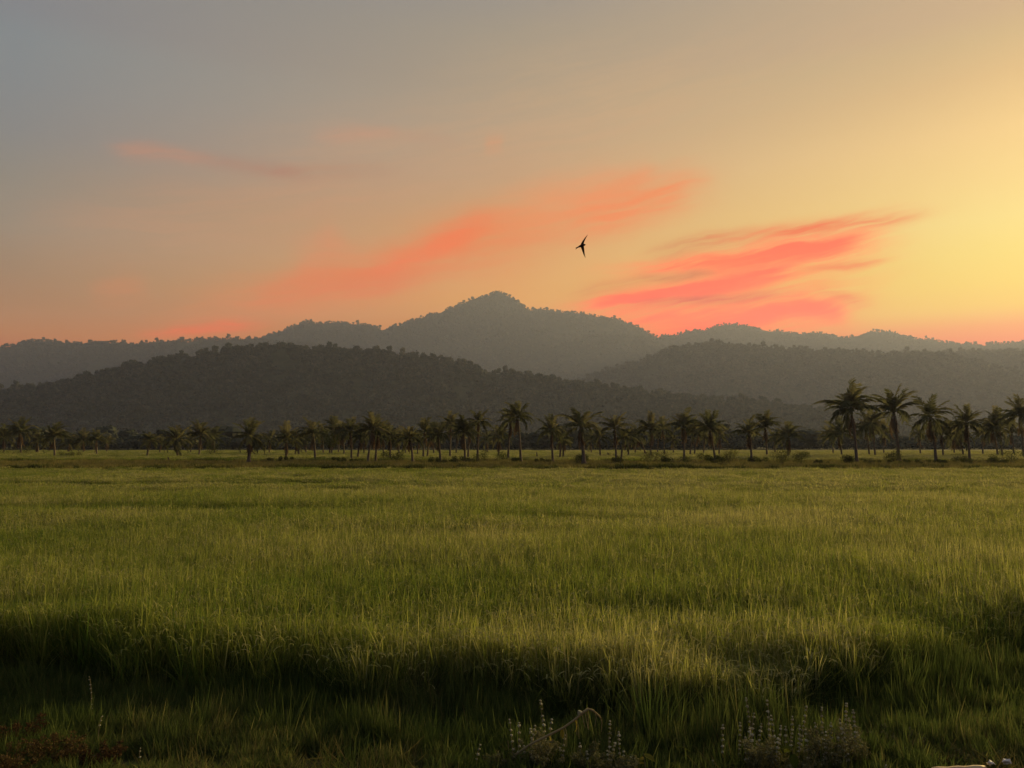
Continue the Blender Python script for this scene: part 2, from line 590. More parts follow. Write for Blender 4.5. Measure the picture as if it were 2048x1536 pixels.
def scatter(name, pts, rotz, scl, idx, tint, coll, tilt=None, label=None):
    n = len(pts)
    me = bpy.data.meshes.new(name)
    me.vertices.add(n)
    me.vertices.foreach_set('co', np.asarray(pts, np.float32).ravel())
    rot = np.zeros((n, 3), np.float32)
    if tilt is not None: rot[:, :2] = tilt
    rot[:, 2] = rotz
    scl = np.asarray(scl, np.float32)
    if scl.ndim == 1: scl = np.repeat(scl[:, None], 3, 1)
    for nm, ty, key, arr in (('rot', 'FLOAT_VECTOR', 'vector', rot), ('scl', 'FLOAT_VECTOR', 'vector', scl),
                             ('idx', 'INT', 'value', np.asarray(idx, np.int32)), ('tint', 'FLOAT', 'value', np.asarray(tint, np.float32))):
        a = me.attributes.new(nm, ty, 'POINT')
        a.data.foreach_set(key, arr.ravel())
    me.update()
    o = mesh_obj(name, me)
    g = bpy.data.node_groups.new(name, 'GeometryNodeTree')
    g.interface.new_socket('Geometry', in_out='INPUT', socket_type='NodeSocketGeometry')
    g.interface.new_socket('Geometry', in_out='OUTPUT', socket_type='NodeSocketGeometry')
    gi, go = g.nodes.new('NodeGroupInput'), g.nodes.new('NodeGroupOutput')
    ip = g.nodes.new('GeometryNodeInstanceOnPoints')
    ci = g.nodes.new('GeometryNodeCollectionInfo')
    ci.inputs['Collection'].default_value = coll
    ci.inputs['Separate Children'].default_value = True
    ci.inputs['Reset Children'].default_value = True

    def attr(nm, ty):
        q = g.nodes.new('GeometryNodeInputNamedAttribute')
        q.data_type = ty
        q.inputs[0].default_value = nm
        return q.outputs[0]
    L = g.links.new
    L(gi.outputs[0], ip.inputs['Points'])
    L(ci.outputs[0], ip.inputs['Instance'])
    ip.inputs['Pick Instance'].default_value = True
    L(attr('idx', 'INT'), ip.inputs['Instance Index'])
    er = g.nodes.new('FunctionNodeEulerToRotation')
    L(attr('rot', 'FLOAT_VECTOR'), er.inputs[0])
    L(er.outputs[0], ip.inputs['Rotation'])
    L(attr('scl', 'FLOAT_VECTOR'), ip.inputs['Scale'])
    L(ip.outputs[0], go.inputs[0])
    md = o.modifiers.new('scatter', 'NODES')
    md.node_group = g
    tag(o, label, kind='stuff')
    return o


def proto_collection(name, meshes):
    c = bpy.data.collections.new(name)
    for i, m in enumerate(meshes):
        o = bpy.data.objects.new('%s_%02d' % (name, i), m)
        c.objects.link(o)
    return c


# -- forest crowns


def crown_mesh(name, r=1.0, clumps=9, leaves=70, flat=0.8, mat=None, trunk=True, seed=0, leafsize=.34):
    rd = random.Random(seed)
    b = MB()
    cs = []
    for k in range(clumps):
        a, rr = rd.uniform(0, 6.28), rd.uniform(0, .62)
        cs.append((Vector((rr * math.cos(a), rr * math.sin(a), rd.uniform(.62, 1.28) * flat)), rd.uniform(.3, .5), rd.uniform(.2, .8)))
    for c, cr, h in cs:
        random.seed(seed * 31 + int(c.x * 1000))
        b.ball(c, cr * .85, hue=h * .7, jit=.3, seg=6, rings=4, sq=.8)
        for _ in range(leaves // clumps):
            d = Vector((rd.gauss(0, 1), rd.gauss(0, 1), rd.gauss(.2, .9))).normalized()
            p = c + d * cr * rd.uniform(.85, 1.2)
            s = leafsize * rd.uniform(.5, 1.1)
            u = d.cross(Vector((rd.gauss(0, 1), rd.gauss(0, 1), rd.gauss(0, 1)))).normalized()
            w = (d.cross(u) + d * rd.uniform(-.6, .6)).normalized()
            b.add([p - u * s * .5, p + w * s * .6, p + u * s * .5, p - w * s * .3], [(0, 1, 2, 3)], min(1, max(0, h + rd.uniform(-.25, .25))))
    if trunk:
        b.tube([(0, 0, -.35), (0, 0, .8)], [.05, .035], 4, .2, False)
    return b.mesh(name, mat)


crowns = proto_collection('forest_crown', [crown_mesh('forest_crown', clumps=7 + i % 3, leaves=56, flat=(.8, .95, 1.15, 1.35, .7)[i], mat=FOREST, seed=40 + i) for i in range(5)])


def make_hill(name, prof, D, df, db, tree_h, spacing, label, seed, spur=.35, relief=.10, emergent=.05, ridge_only=False, flabel=None, step=None, tintbase=.5):
    px = np.array([p[0] for p in prof], float)
    hh = np.array([(HOR - p[1]) / F * D + CAMZ for p in prof], float) - tree_h * 1.05
    xsn = (px - 1024) / F * D

    def height(x, y):
        x, y = np.asarray(x, float), np.asarray(y, float)
        P = np.maximum(np.interp(x, xsn, hh), 0)
        P = P + (fbm(x / (D * .012), x * 0 + 5, seed + 9, 3) - .5) * P * .035
        n = fbm(x / (D * .085), x * 0 + 3.3, seed, 3)
        L = df * (1 + spur * (n - .5) * 2)
        tf = np.clip((D - y) / L, 0, 1)
        tb = np.clip((y - D) / db, 0, 1)
        S = np.where(y <= D, (1 - tf) ** 1.35, (1 - tb) ** 1.1)
        r = (fbm(x / (D * .05), y / (D * .05), seed + 4, 4) - .5) * relief * P * 4 * np.clip(tf * (1 - tf), 0, 1) * 2
        r = np.where(y <= D, r, 0)
        return P * S + r - 2.5
    x0, x1 = xsn[0], xsn[-1]
    step = step or D / 130
    gx_ = np.arange(x0, x1, step)
    gy_ = np.concatenate([np.linspace(D - df * 1.5, D, 40), np.linspace(D, D + db, 14)[1:]])
    mx, my = np.meshgrid(gx_, gy_)
    mz = height(mx, my)
    me = bpy.data.meshes.new(name)
    n1, n2 = len(gx_), len(gy_)
    ix = np.arange(n1 * n2).reshape(n2, n1)
    qd = np.stack([ix[:-1, :-1], ix[:-1, 1:], ix[1:, 1:], ix[1:, :-1]], -1).reshape(-1, 4)
    me.from_pydata(np.stack([mx, my, mz], -1).reshape(-1, 3).tolist(), [], qd.tolist())
    me.polygons.foreach_set('use_smooth', [True] * len(me.polygons))
    me.materials.append(HILLSOIL)
    o = mesh_obj(name, me)
    tag(o, label, kind='structure')
    # trees, denser along the skyline
    area = (x1 - x0) * (df * 1.25 + db * .15)
    n = int(area / spacing ** 2)
    tx = RNG.uniform(x0, x1, n)
    ty = RNG.uniform(D - df * 1.2, D + db * .15, n)
    nr = int((x1 - x0) / (spacing * .42))
    tx = np.concatenate([tx, RNG.uniform(x0, x1, nr)])
    ty = np.concatenate([ty, D + RNG.normal(0, spacing * .6, nr)])
    tz = height(tx, ty)
    dens = fbm(tx / (D * .03), ty / (D * .03), seed + 20, 3)
    keep = (tz > 1) & (dens > .3)
    tx, ty, tz, dens = tx[keep], ty[keep], tz[keep], dens[keep]
    k = len(tx)
    s = tree_h / 1.55 * np.clip(RNG.lognormal(-.05, .42, k), .35, 2.2)
    big = RNG.random(k) < emergent
    s = np.where(big, s * 1.3, s)
    sc = np.stack([s * RNG.uniform(.75, 1.15, k), s * RNG.uniform(.75, 1.15, k), s * RNG.uniform(.8, 1.25, k)], 1)
    sc[big, :2] *= .8
    scatter(name + '_forest', np.stack([tx, ty, tz], 1), RNG.uniform(0, 6.28, k), sc, RNG.integers(0, 5, k),
            np.clip(tintbase + (dens - .5) * 1.6 + RNG.normal(0, .12, k), 0, 1), crowns, label=flabel)
    return height


make_hill('front_hill', [(-1500, 842), (-800, 815), (-300, 792), (0, 778), (100, 765), (200, 742), (300, 715), (400, 700), (500, 692), (560, 687), (650, 690),
                         (750, 697), (850, 708), (950, 728), (1000, 738), (1050, 745), (1150, 762), (1250, 774), (1350, 787), (1450, 798),
                         (1550, 806), (1650, 816), (1750, 832), (1900, 846), (2050, 858), (2500, 872), (2900, 880)], 1900, 600, 650, 9, 7.6,
          'long low dark wooded hill behind the palms, nearest of the hills', 1, flabel='dark forest covering the nearest low hill', emergent=.03)
make_hill('wooded_hill', [(900, 850), (1050, 800), (1194, 745), (1274, 720), (1349, 692), (1419, 680), (1474, 687), (1549, 691), (1624, 695), (1724, 700),
                          (1874, 702), (1924, 710), (1999, 728), (2048, 742), (2200, 770), (2600, 800), (3000, 835)], 3700, 1100, 900, 11, 10.5,
          'brownish grey wooded hill on the right, in front of the far ridge', 2, flabel='hazy forest on the right middle hill', emergent=.03)
make_hill('right_hill', [(1500, 800), (1650, 740), (1800, 704), (1924, 698), (2000, 697), (2048, 696), (2200, 690), (2500, 705), (2800, 730)], 4500, 900, 800, 12, 13,
          'hazy hill shoulder at the right edge behind the right middle hill', 3, flabel='hazy forest on the right edge hill', emergent=.03)
make_hill('left_ridge', [(-700, 712), (-300, 705), (-60, 700), (0, 691), (50, 677), (150, 680), (250, 682), (350, 678), (450, 673), (525, 673), (600, 682),
                         (700, 694), (850, 706), (1000, 724), (1150, 744), (1300, 790), (1500, 850)], 5000, 1100, 1000, 12, 14,
          'level blue grey ridge on the left behind the nearest hill', 4, flabel='blue hazy forest on the left ridge', emergent=.06)
make_hill('mountain_spur', [(850, 790), (930, 700), (1000, 662), (1060, 656), (1150, 668), (1230, 664), (1280, 668), (1330, 690), (1370, 720), (1450, 760), (1600, 830)],
          5500, 900, 500, 12, 14.5, 'lower spur in front of the central peak', 5, flabel='hazy forest on the spur below the peak', emergent=.04)
make_hill('central_mountain', [(250, 860), (380, 760), (450, 700), (520, 672), (550, 660), (600, 642), (670, 638), (710, 642), (765, 653), (800, 647), (850, 626),
                               (900, 611), (940, 593), (970, 587), (995, 579), (1024, 590), (1045, 604), (1059, 617), (1079, 613), (1149, 621), (1224, 631),
                               (1264, 643), (1304, 663), (1330, 674), (1380, 700), (1450, 760), (1600, 850)], 6000, 1500, 1100, 12, 14.5,
          'central mountain with a pointed summit, highest in view', 6, flabel='hazy forest on the central mountain', emergent=.06)
make_hill('far_ridge', [(1150, 800), (1250, 700), (1324, 672), (1344, 667), (1404, 656), (1464, 643), (1504, 646), (1534, 656), (1589, 660), (1644, 662), (1699, 673),
                        (1749, 658), (1794, 661), (1854, 676), (1969, 686), (2048, 683), (2300, 690), (2500, 676)], 6600, 1500, 700, 13, 16,
          'farthest pale ridge under the sunset on the right', 7, flabel='hazy forest on the farthest ridge', emergent=.07)

# forest edge along the foot of the hill, beyond the fields
n = 5200
ex = RNG.uniform(-900, 1100, n)
ey = 430 + RNG.exponential(110, n) + 25 * fbm(ex / 60, ex * 0, 61, 2)
es = 3.9 * np.clip(RNG.lognormal(0, .3, n), .5, 1.9)
es *= .55 + .9 * fbm(ex / 35, ex * 0 + 8, 62, 3)
scatter('forest_edge', np.stack([ex, ey, ex * 0 - .2], 1), RNG.uniform(0, 6.28, n), np.stack([es * 1.2, es * 1.2, es], 1), RNG.integers(0, 5, n),
        np.clip(RNG.normal(.4, .2, n), 0, 1), crowns, label='low dark line of woodland at the foot of the hill beyond the palms')

# ------------------------------------------------------------------ rice


def blade(b, rd, base, az, length, width, lean, curl, hue, segs=4):
    d = Vector((math.cos(az), math.sin(az), 0))
    side = Vector((-math.sin(az + rd.uniform(-.8, .8)), math.cos(az), 0)).normalized()
    p, ang = Vector(base), lean
    pts, ws = [p.copy()], [width * .7]
    for i in range(segs):
        ang += curl / segs
        p = p + (d * math.sin(ang) + Vector((0, 0, 1)) * math.cos(ang)) * (length / segs)
        pts.append(p.copy())
        f = (i + 1) / segs
        ws.append(width * (1.0 if f < .6 else max(.04, (1 - f) / .4)))
    b.strip(pts, ws, side, hue)


def rice_tuft(name, seed, n, radius, h, width, segs, panicles, mat, yellow=.5, mult=1.0):
    rd = random.Random(seed)
    b = MB()
    for i in range(n):
        a, r = rd.uniform(0, 6.28), radius * math.sqrt(rd.random())
        base = (r * math.cos(a), r * math.sin(a), 0)
        L = h * rd.uniform(.72, 1.18)
        hue = min(1, max(0, rd.gauss(yellow, .2)))
        blade(b, rd, base, rd.uniform(0, 6.28), L, width * rd.uniform(.7, 1.2), abs(rd.gauss(.06, .1)), abs(rd.gauss(.35, .4)), hue, segs)
    for i in range(n // 8 if segs > 3 else n // 12 if segs > 2 else 0):     # upright flag leaves standing above the rest
        a, r = rd.uniform(0, 6.28), radius * math.sqrt(rd.random())
        blade(b, rd, (r * math.cos(a), r * math.sin(a), h * .3), rd.uniform(0, 6.28), h * rd.uniform(.72, 1.0), width * 1.35, abs(rd.gauss(.05, .13)), abs(rd.gauss(.1, .2)),
              min(1, max(0, rd.gauss(yellow + .12, .15))), segs)
    for i in range(panicles):
        a, r = rd.uniform(0, 6.28), radius * math.sqrt(rd.random())
        az = rd.uniform(0, 6.28)
        d = Vector((math.cos(az), math.sin(az), 0))
        p = Vector((r * math.cos(a), r * math.sin(a), 0)) + d * h * .1 + Vector((0, 0, h * rd.uniform(.82, .98)))
        pts, ang = [p.copy()], .2
        for k in range(4):
            ang += rd.uniform(.35, .6)
            p = p + (d * math.sin(ang) + Vector((0, 0, 1)) * math.cos(ang)) * h * .055
            pts.append(p.copy())
        sd = Vector((-d.y, d.x, 0))
        b.strip(pts, [width * .5, width * 1.1, width * 1.5, width * 1.3, width * .3], sd, min(1, .75 + rd.uniform(-.1, .25)))
    return b.mesh(name, mat)


near_c = proto_collection('rice_near', [rice_tuft('rice_tuft', 100 + i, 38, .13, .78, .0115, 4, 4, RICE, .42 + .05 * (i % 3)) for i in range(8)])
mid_c = proto_collection('rice_mid', [rice_tuft('rice_patch', 200 + i, 52, .26, .80, .016, 3, 12, RICE, .45 + .05 * (i % 3)) for i in range(6)])
far_c = proto_collection('rice_far', [rice_tuft('rice_block', 300 + i, 110, .55, .78, .030, 3, 70, RICE, .5) for i in range(5)])
vfar_c = proto_collection('rice_distant', [rice_tuft('rice_expanse', 400 + i, 170, 1.5, .78, .09, 2, 110, RICE, .55) for i in range(4)])


def field_height(x, y):
    """patchy growth: height factor and tint of the rice at a spot"""
    h = .90 + .34 * (fbm(x / 3.2, y / 3.2, 71, 3) - .5) + .25 * (fbm(x / 14, y / 20, 72, 3) - .5)
    t_ = .46 + .8 * (fbm(x / 5.0, y / 7.0, 73, 4) - .5) + .012 * np.clip(x / np.maximum(y, 1) * 30, -12, 12)

    def hole(px, py, rx, ry, dep, dt):
        nonlocal h, t_
        d = (CAMZ - .78) * F / (py - HOR)
        x0 = (px - 1024) / F * d
        q = np.exp(-(((x - x0) / rx) ** 2 + ((y - d) / ry) ** 2) ** 1.5)
        h = h * (1 - dep * q)
        t_ = t_ + dt * q
    hole(1150, 1024, 2.4, .9, .45, -.35)      # dark gap right of centre
    hole(300, 1006, 8.0, 1.0, .38, -.3)       # dark strip on the left
    hole(60, 1000, 6.0, 1.2, .25, -.3)
    hole(250, 962, 16, 1.6, .42, -.45)        # green strip nearer the far edge
    hole(640, 958, 4.0, 1.4, .40, -.4)
    hole(760, 972, 3.0, 1.0, .3, -.3)
    hole(1480, 1268, .75, .55, .42, .1)       # thin gap near the right front
    hole(1380, 1190, 1.6, .8, .18, -.05)
    hole(1960, 1215, 1.8, .9, .25, -.2)
    hole(60, 1195, 1.6, .6, .22, -.35)
    # yellower stand at the right front
    y_ = np.exp(-(((x - 1.6) / 2.6) ** 2 + ((y - 10.6) / 2.6) ** 2))
    t_ = t_ + .30 * y_
    return h, t_


def fill(y0, y1, sp, coll, nvar, name, label, xmul=.84, pad=3, near=False, jit=.45, margin=None):
    pts = []
    for yy in np.arange(y0, y1, sp):
        hw = yy * xmul + pad
        xx = np.arange(-hw, hw, sp)
        pts.append(np.stack([xx + RNG.uniform(-jit, jit, len(xx)) * sp, yy + RNG.uniform(-jit, jit, len(xx)) * sp], 1))
    p = np.concatenate(pts)
    if near:
        e_ = rice_edge(p[:, 0]) + .9 * (fbm(p[:, 0] * 1.5, p[:, 0] * 0, 81, 4) - .5) + RNG.normal(0, .10, len(p))
        p = p[(p[:, 1] > e_) & (p[:, 1] < (e_ + margin if margin else 1e9))]
    h, t_ = field_height(p[:, 0], p[:, 1])
    k = len(p)
    h = h * RNG.uniform(.9, 1.1, k)
    if near:   # plants along the margin are thinner and shorter
        em = np.clip((p[:, 1] - rice_edge(p[:, 0])) / .5, 0, 1)
        h = h * (.86 + .14 * em) * np.where(em < 1, RNG.uniform(.7, 1.15, k), 1)
        h = h * (1 + .24 * np.clip((-p[:, 0] - 1.5) / 4, 0, 1) * np.exp(-np.clip(p[:, 1] - 9.5, 0, None) / 3.5))
    z = ground_z(p[:, 0], p[:, 1]) - .01
    w = RNG.uniform(.85, 1.2, k)
    tilt = RNG.normal(0, .09, (k, 2)) + np.stack([np.full(k, .02), .10 * (fbm(p[:, 0] / 2, p[:, 1] / 2, 90, 2) - .4)], 1)
    scatter(name, np.stack([p[:, 0], p[:, 1], z], 1), RNG.uniform(0, 6.28, k), np.stack([w, w, h], 1), RNG.integers(0, nvar, k),
            np.clip(t_ + RNG.normal(0, .1, k), 0, 1), coll, tilt, label)


fill(8.3, 23, .20, near_c, 8, 'rice_near_field', 'ripening rice standing in the near part of the paddy', near=True)
fill(8.3, 13.5, .17, near_c, 8, 'rice_margin', 'dense rice along the near margin of the paddy', near=True, margin=1.1)
fill(23, 44, .36, mid_c, 6, 'rice_middle_field', 'ripening rice in the middle of the paddy')
fill(44, 77.5, .70, far_c, 5, 'rice_back_field', 'yellow green rice at the far end of the paddy', pad=4)
fill(140, 300, 2.0, vfar_c, 4, 'rice_distant_field', 'pale rice field seen between the palm trunks', pad=30, jit=.5)

# bund between the two fields: low brownish grass
bund_c = proto_collection('bund_tuft', [rice_tuft('bund_tuft', 500 + i, 46, .55, .34, .035, 2, 0, DRYG, .4) for i in range(4)])
n = 9000
bx_ = RNG.uniform(-95, 95, n)
by_ = RNG.uniform(78, 142, n)
hgt = RNG.uniform(.6, 1.4, n) * (.35 + 1.9 * fbm(bx_ / 9, by_ / 9, 55, 3))
scatter('bund_grass', np.stack([bx_, by_, ground_z(bx_, by_)], 1), RNG.uniform(0, 6.28, n), np.stack([np.ones(n) * 1.1, np.ones(n) * 1.1, hgt], 1),
        RNG.integers(0, 4, n), RNG.uniform(.1, .8, n), bund_c, label='rough brownish grass on the strip under the palms')

# scrubby edge of the bund, just beyond the paddy
scrub_c = proto_collection('scrub_tuft', [rice_tuft('scrub_tuft', 540 + i, 70, .5, .8, .05, 3, 0, SHRUB, .3) for i in range(4)])
n = 3600
sx_ = RNG.uniform(-64, 66, n)
sy_ = 80.0 + RNG.exponential(4.5, n)
dn = fbm(sx_ / 5.5, sy_ / 9, 58, 3)
ok = dn > np.interp(sx_, [-60, -26, -16, 40, 66], [.54, .52, .42, .40, .38])
sx_, sy_, dn = sx_[ok], sy_[ok], dn[ok]
k = len(sx_)
ss = RNG.uniform(.35, 1.0, k) * (.3 + 1.1 * dn)
scatter('bund_scrub', np.stack([sx_, sy_, ground_z(sx_, sy_) - .03], 1), RNG.uniform(0, 6.28, k), np.stack([np.ones(k), np.ones(k), ss], 1), RNG.integers(0, 4, k),
        RNG.uniform(.1, .9, k), scrub_c, RNG.normal(0, .15, (k, 2)), 'dark low scrub along the far edge of the paddy')

# verge in front of the rice
verge_c = proto_collection('verge_tuft', [rice_tuft('verge_tuft', 600 + i, 34, .10, (.13, .18, .25, .2)[i], .0075, 3, 0, GRASS, .4) for i in range(4)])
n = 26000
vy = RNG.uniform(4.6, 12.6, n)
vx = RNG.uniform(-1, 1, n) * (vy * .95 + 2.5)
ok = vy < rice_edge(vx) + .25
dn = fbm(vx * 1.3, vy * 1.3, 33, 3)
ok &= dn > .33
vx, vy, dn = vx[ok], vy[ok], dn[ok]
k = len(vx)
hs = RNG.uniform(.55, 1.25, k) * (.45 + 1.1 * dn) * np.clip((vy - 5.6) / 2.2, .45, 1.1)
scatter('verge_grass', np.stack([vx, vy, ground_z(vx, vy) - .01], 1), RNG.uniform(0, 6.28, k), np.stack([np.ones(k) * 1.1, np.ones(k) * 1.1, hs], 1),
        RNG.integers(0, 4, k), np.clip(.35 + 1.5 * (fbm(vx * .8, vy * .8, 35, 3) - .5) + RNG.normal(0, .1, k), 0, 1), verge_c, RNG.normal(0, .22, (k, 2)),
        'low dark grass on the verge in front of the rice')

n = 6600
vx = RNG.uniform(-12, 12, n)
vy = rice_edge(vx) - RNG.uniform(-.15, 1.0, n) ** 2 * 2.3 + .25
dn = fbm(vx * 1.1, vy * 1.6, 39, 3)
ok = dn > .36
vx, vy, dn = vx[ok], vy[ok], dn[ok]
k = len(vx)
hs = RNG.uniform(1.0, 2.3, k) * (.5 + dn) * np.clip(1.25 - (rice_edge(vx) - vy) / 3.2, .4, 1)
scatter('verge_tall_grass', np.stack([vx, vy, ground_z(vx, vy) - .01], 1), RNG.uniform(0, 6.28, k), np.stack([np.ones(k) * 1.2, np.ones(k) * 1.2, hs], 1),
        RNG.integers(0, 4, k), np.clip(.42 + 1.2 * (fbm(vx * .8, vy * .8, 36, 3) - .5) + RNG.normal(0, .12, k), 0, 1), verge_c, RNG.normal(0, .2, (k, 2)),
        'taller wild grass along the foot of the rice')
litter_c = proto_collection('verge_litter', [rice_tuft('verge_litter', 640 + i, 9, .14, .30, .006, 3, 0, STRAW, .5) for i in range(4)])
n = 4600
vy = RNG.uniform(5.0, 12.6, n)
vx = RNG.uniform(-1, 1, n) * (vy * .95 + 2)
ok = (vy < rice_edge(vx) + .1) & (fbm(vx * .9 + 4, vy * .9, 37, 3) > .50)
vx, vy = vx[ok], vy[ok]
k = len(vx)
scatter('verge_litter', np.stack([vx, vy, ground_z(vx, vy) + .01], 1), RNG.uniform(0, 6.28, k), np.stack([np.ones(k), np.ones(k), RNG.uniform(.5, 1.3, k)], 1),
        RNG.integers(0, 4, k), RNG.uniform(0, .9, k), litter_c, RNG.normal(0, .75, (k, 2)), 'dry straw and dead stems lying through the verge grass')

# ------------------------------------------------------------------ palms


def frond_mesh(name, seed, droop, hang, mat, pairs=22, wl=.27, ragged=.15, hue=.5):
    """one coconut frond, unit length, growing along +X, arching down by droop, leaflets hanging by hang"""
    rd = random.Random(seed)
    b = MB()
    pts, p, ang = [Vector((0, 0, 0))], Vector((0, 0, 0)), 0.0
    ns = 8
    for i in range(ns):
        ang = droop * ((i + 1) / ns) ** 1.5
        p = p + Vector((math.cos(ang), rd.uniform(-.03, .03), -math.sin(ang))) / ns
        pts.append(p.copy())
    b.tube(pts, [.017 - .0135 * i / ns for i in range(ns + 1)], 3, .75, False)
    for i in range(pairs):
        s_ = .16 + .84 * (i + .5) / pairs
        k = min(int(s_ * ns), ns - 1)
        f = s_ * ns - k
        q = pts[k].lerp(pts[k + 1], f)
        d = (pts[k + 1] - pts[k]).normalized()
        L = wl * (math.sin(math.pi * min(1, .14 + s_ * .70)) ** .7) * rd.uniform(.8, 1.15)
        for sd in (-1, 1):
            if rd.random() < ragged: continue
            a = hang + rd.uniform(-.25, .25)
            o_ = (Vector((0, sd * math.cos(a), -math.sin(a))) + d * rd.uniform(.45, .9)).normalized()
            tip = q + o_ * L + Vector((0, 0, -L * .18))
            mid = q + o_ * L * .55
            w = d * .028
            h_ = min(1, max(0, hue + rd.uniform(-.25, .25)))
            b.add([q - w * .6, q + w * .6, mid + w, tip, mid - w], [(0, 1, 2, 3, 4)], h_)
    return b.mesh(name, mat)


F_UP = [frond_mesh('frond', 700 + i, .45 + .25 * i, .15, PALM, hue=.62) for i in range(3)]
F_MID = [frond_mesh('frond', 720 + i, 1.15 + .22 * i, .6, PALM, hue=.5) for i in range(4)]
F_LOW = [frond_mesh('frond', 740 + i, 1.3 + .2 * i, 1.05, PALM, hue=.35) for i in range(4)]
F_DEAD = [frond_mesh('dead_frond', 760 + i, .55 + .2 * i, 1.15, DEADPALM, 12, .24, .15, hue=.5) for i in range(3)]
cb = MB()
random.seed(5)
for k in range(7):
    a = k * 2.4
    cb.ball((.2 * math.cos(a), .2 * math.sin(a), -.1 - .09 * (k % 3)), .13, .5, .05, 6, 4, 1.2)
NUT = cb.mesh('coconut_cluster', plain_material('coconut_husk', (.06, .07, .02), (.14, .11, .04), 4), True)


def make_palm(bx, by, cx, ty, fr, label, skirt=0, group='coconut palms in the grove beyond the paddy', thick=1.0, nuts=True, dens=1.0, old=0):
    rd = random.Random(bx * 13 + by * 7 + ty)
    D = CAMZ * F / (by - HOR)
    sc = D / F
    base = Vector(((bx - 1024) * sc, D, 0))
    L = fr * sc * 1.28
    H = max((by - ty) * sc - L * .84, 1.2)
    off = (cx - bx) * sc
    root = empty('coconut_palm', base, rd.uniform(0, 6.28))
    tag(root, label, 'palm tree', group)
    inv = root.rotation_euler.to_matrix().inverted()
    top = inv @ Vector((off, rd.uniform(-.3, .3) * H * .08, H))
    tb = MB()
    pts, rad = [], []
    for i in range(9):
        f = i / 8
        bend = f ** 1.6
        pts.append((top.x * bend + .04 * math.sin(f * 5 + bx), top.y * bend + .04 * math.cos(f * 4 + by), H * f - (.15 if i == 0 else 0)))
        rad.append(thick * (.185 + .2 * math.exp(-f * 11) - .03 * f) * (1 + .03 * (-1) ** i))
    tb.tube(pts, rad, 8, .5)
    mesh_obj('trunk', tb.mesh('trunk', BARK, True), root)
    n = int(rd.randint(17, 26) * dens)
    wind, wamt = rd.uniform(0, 6.28), rd.uniform(.05, .42)
    spread = rd.uniform(.66, 1.12)
    for i in range(n):
        f = (i + .5) / n                      # 0 = youngest
        az = i * 2.39996 + rd.uniform(-.25, .25)
        el_ = math.radians(86 - 92 * spread * f ** 1.05 + rd.uniform(-9, 9)) - wamt * math.cos(az - wind)
        fm = rd.choice(F_UP if f < .34 else F_MID if f < .74 else F_LOW)
        s_ = L * (rd.uniform(.66, .98) if f < .25 else rd.uniform(.78, 1.16))
        mesh_obj('frond', fm, root, top + Vector((0, 0, .12 * (1 - f))), (rd.uniform(-.3, .3), -el_, az), (s_, s_, s_))
    for i in range(rd.randint(1, 3) + skirt):
        az = rd.uniform(0, 6.28)
        s_ = L * rd.uniform(.5, .8)
        mesh_obj('dead_frond', rd.choice(F_DEAD), root, top + Vector((.12 * math.cos(az), .12 * math.sin(az), -.1 - .12 * (i % 4))),
                 (rd.uniform(-.4, .4), math.radians(rd.uniform(60, 86)), az), (s_, s_, s_))
    if nuts:
        mesh_obj('coconut_cluster', NUT, root, top + Vector((0, 0, -.15)), (0, 0, rd.uniform(0, 6)), (.95, .95, .95))
    return root


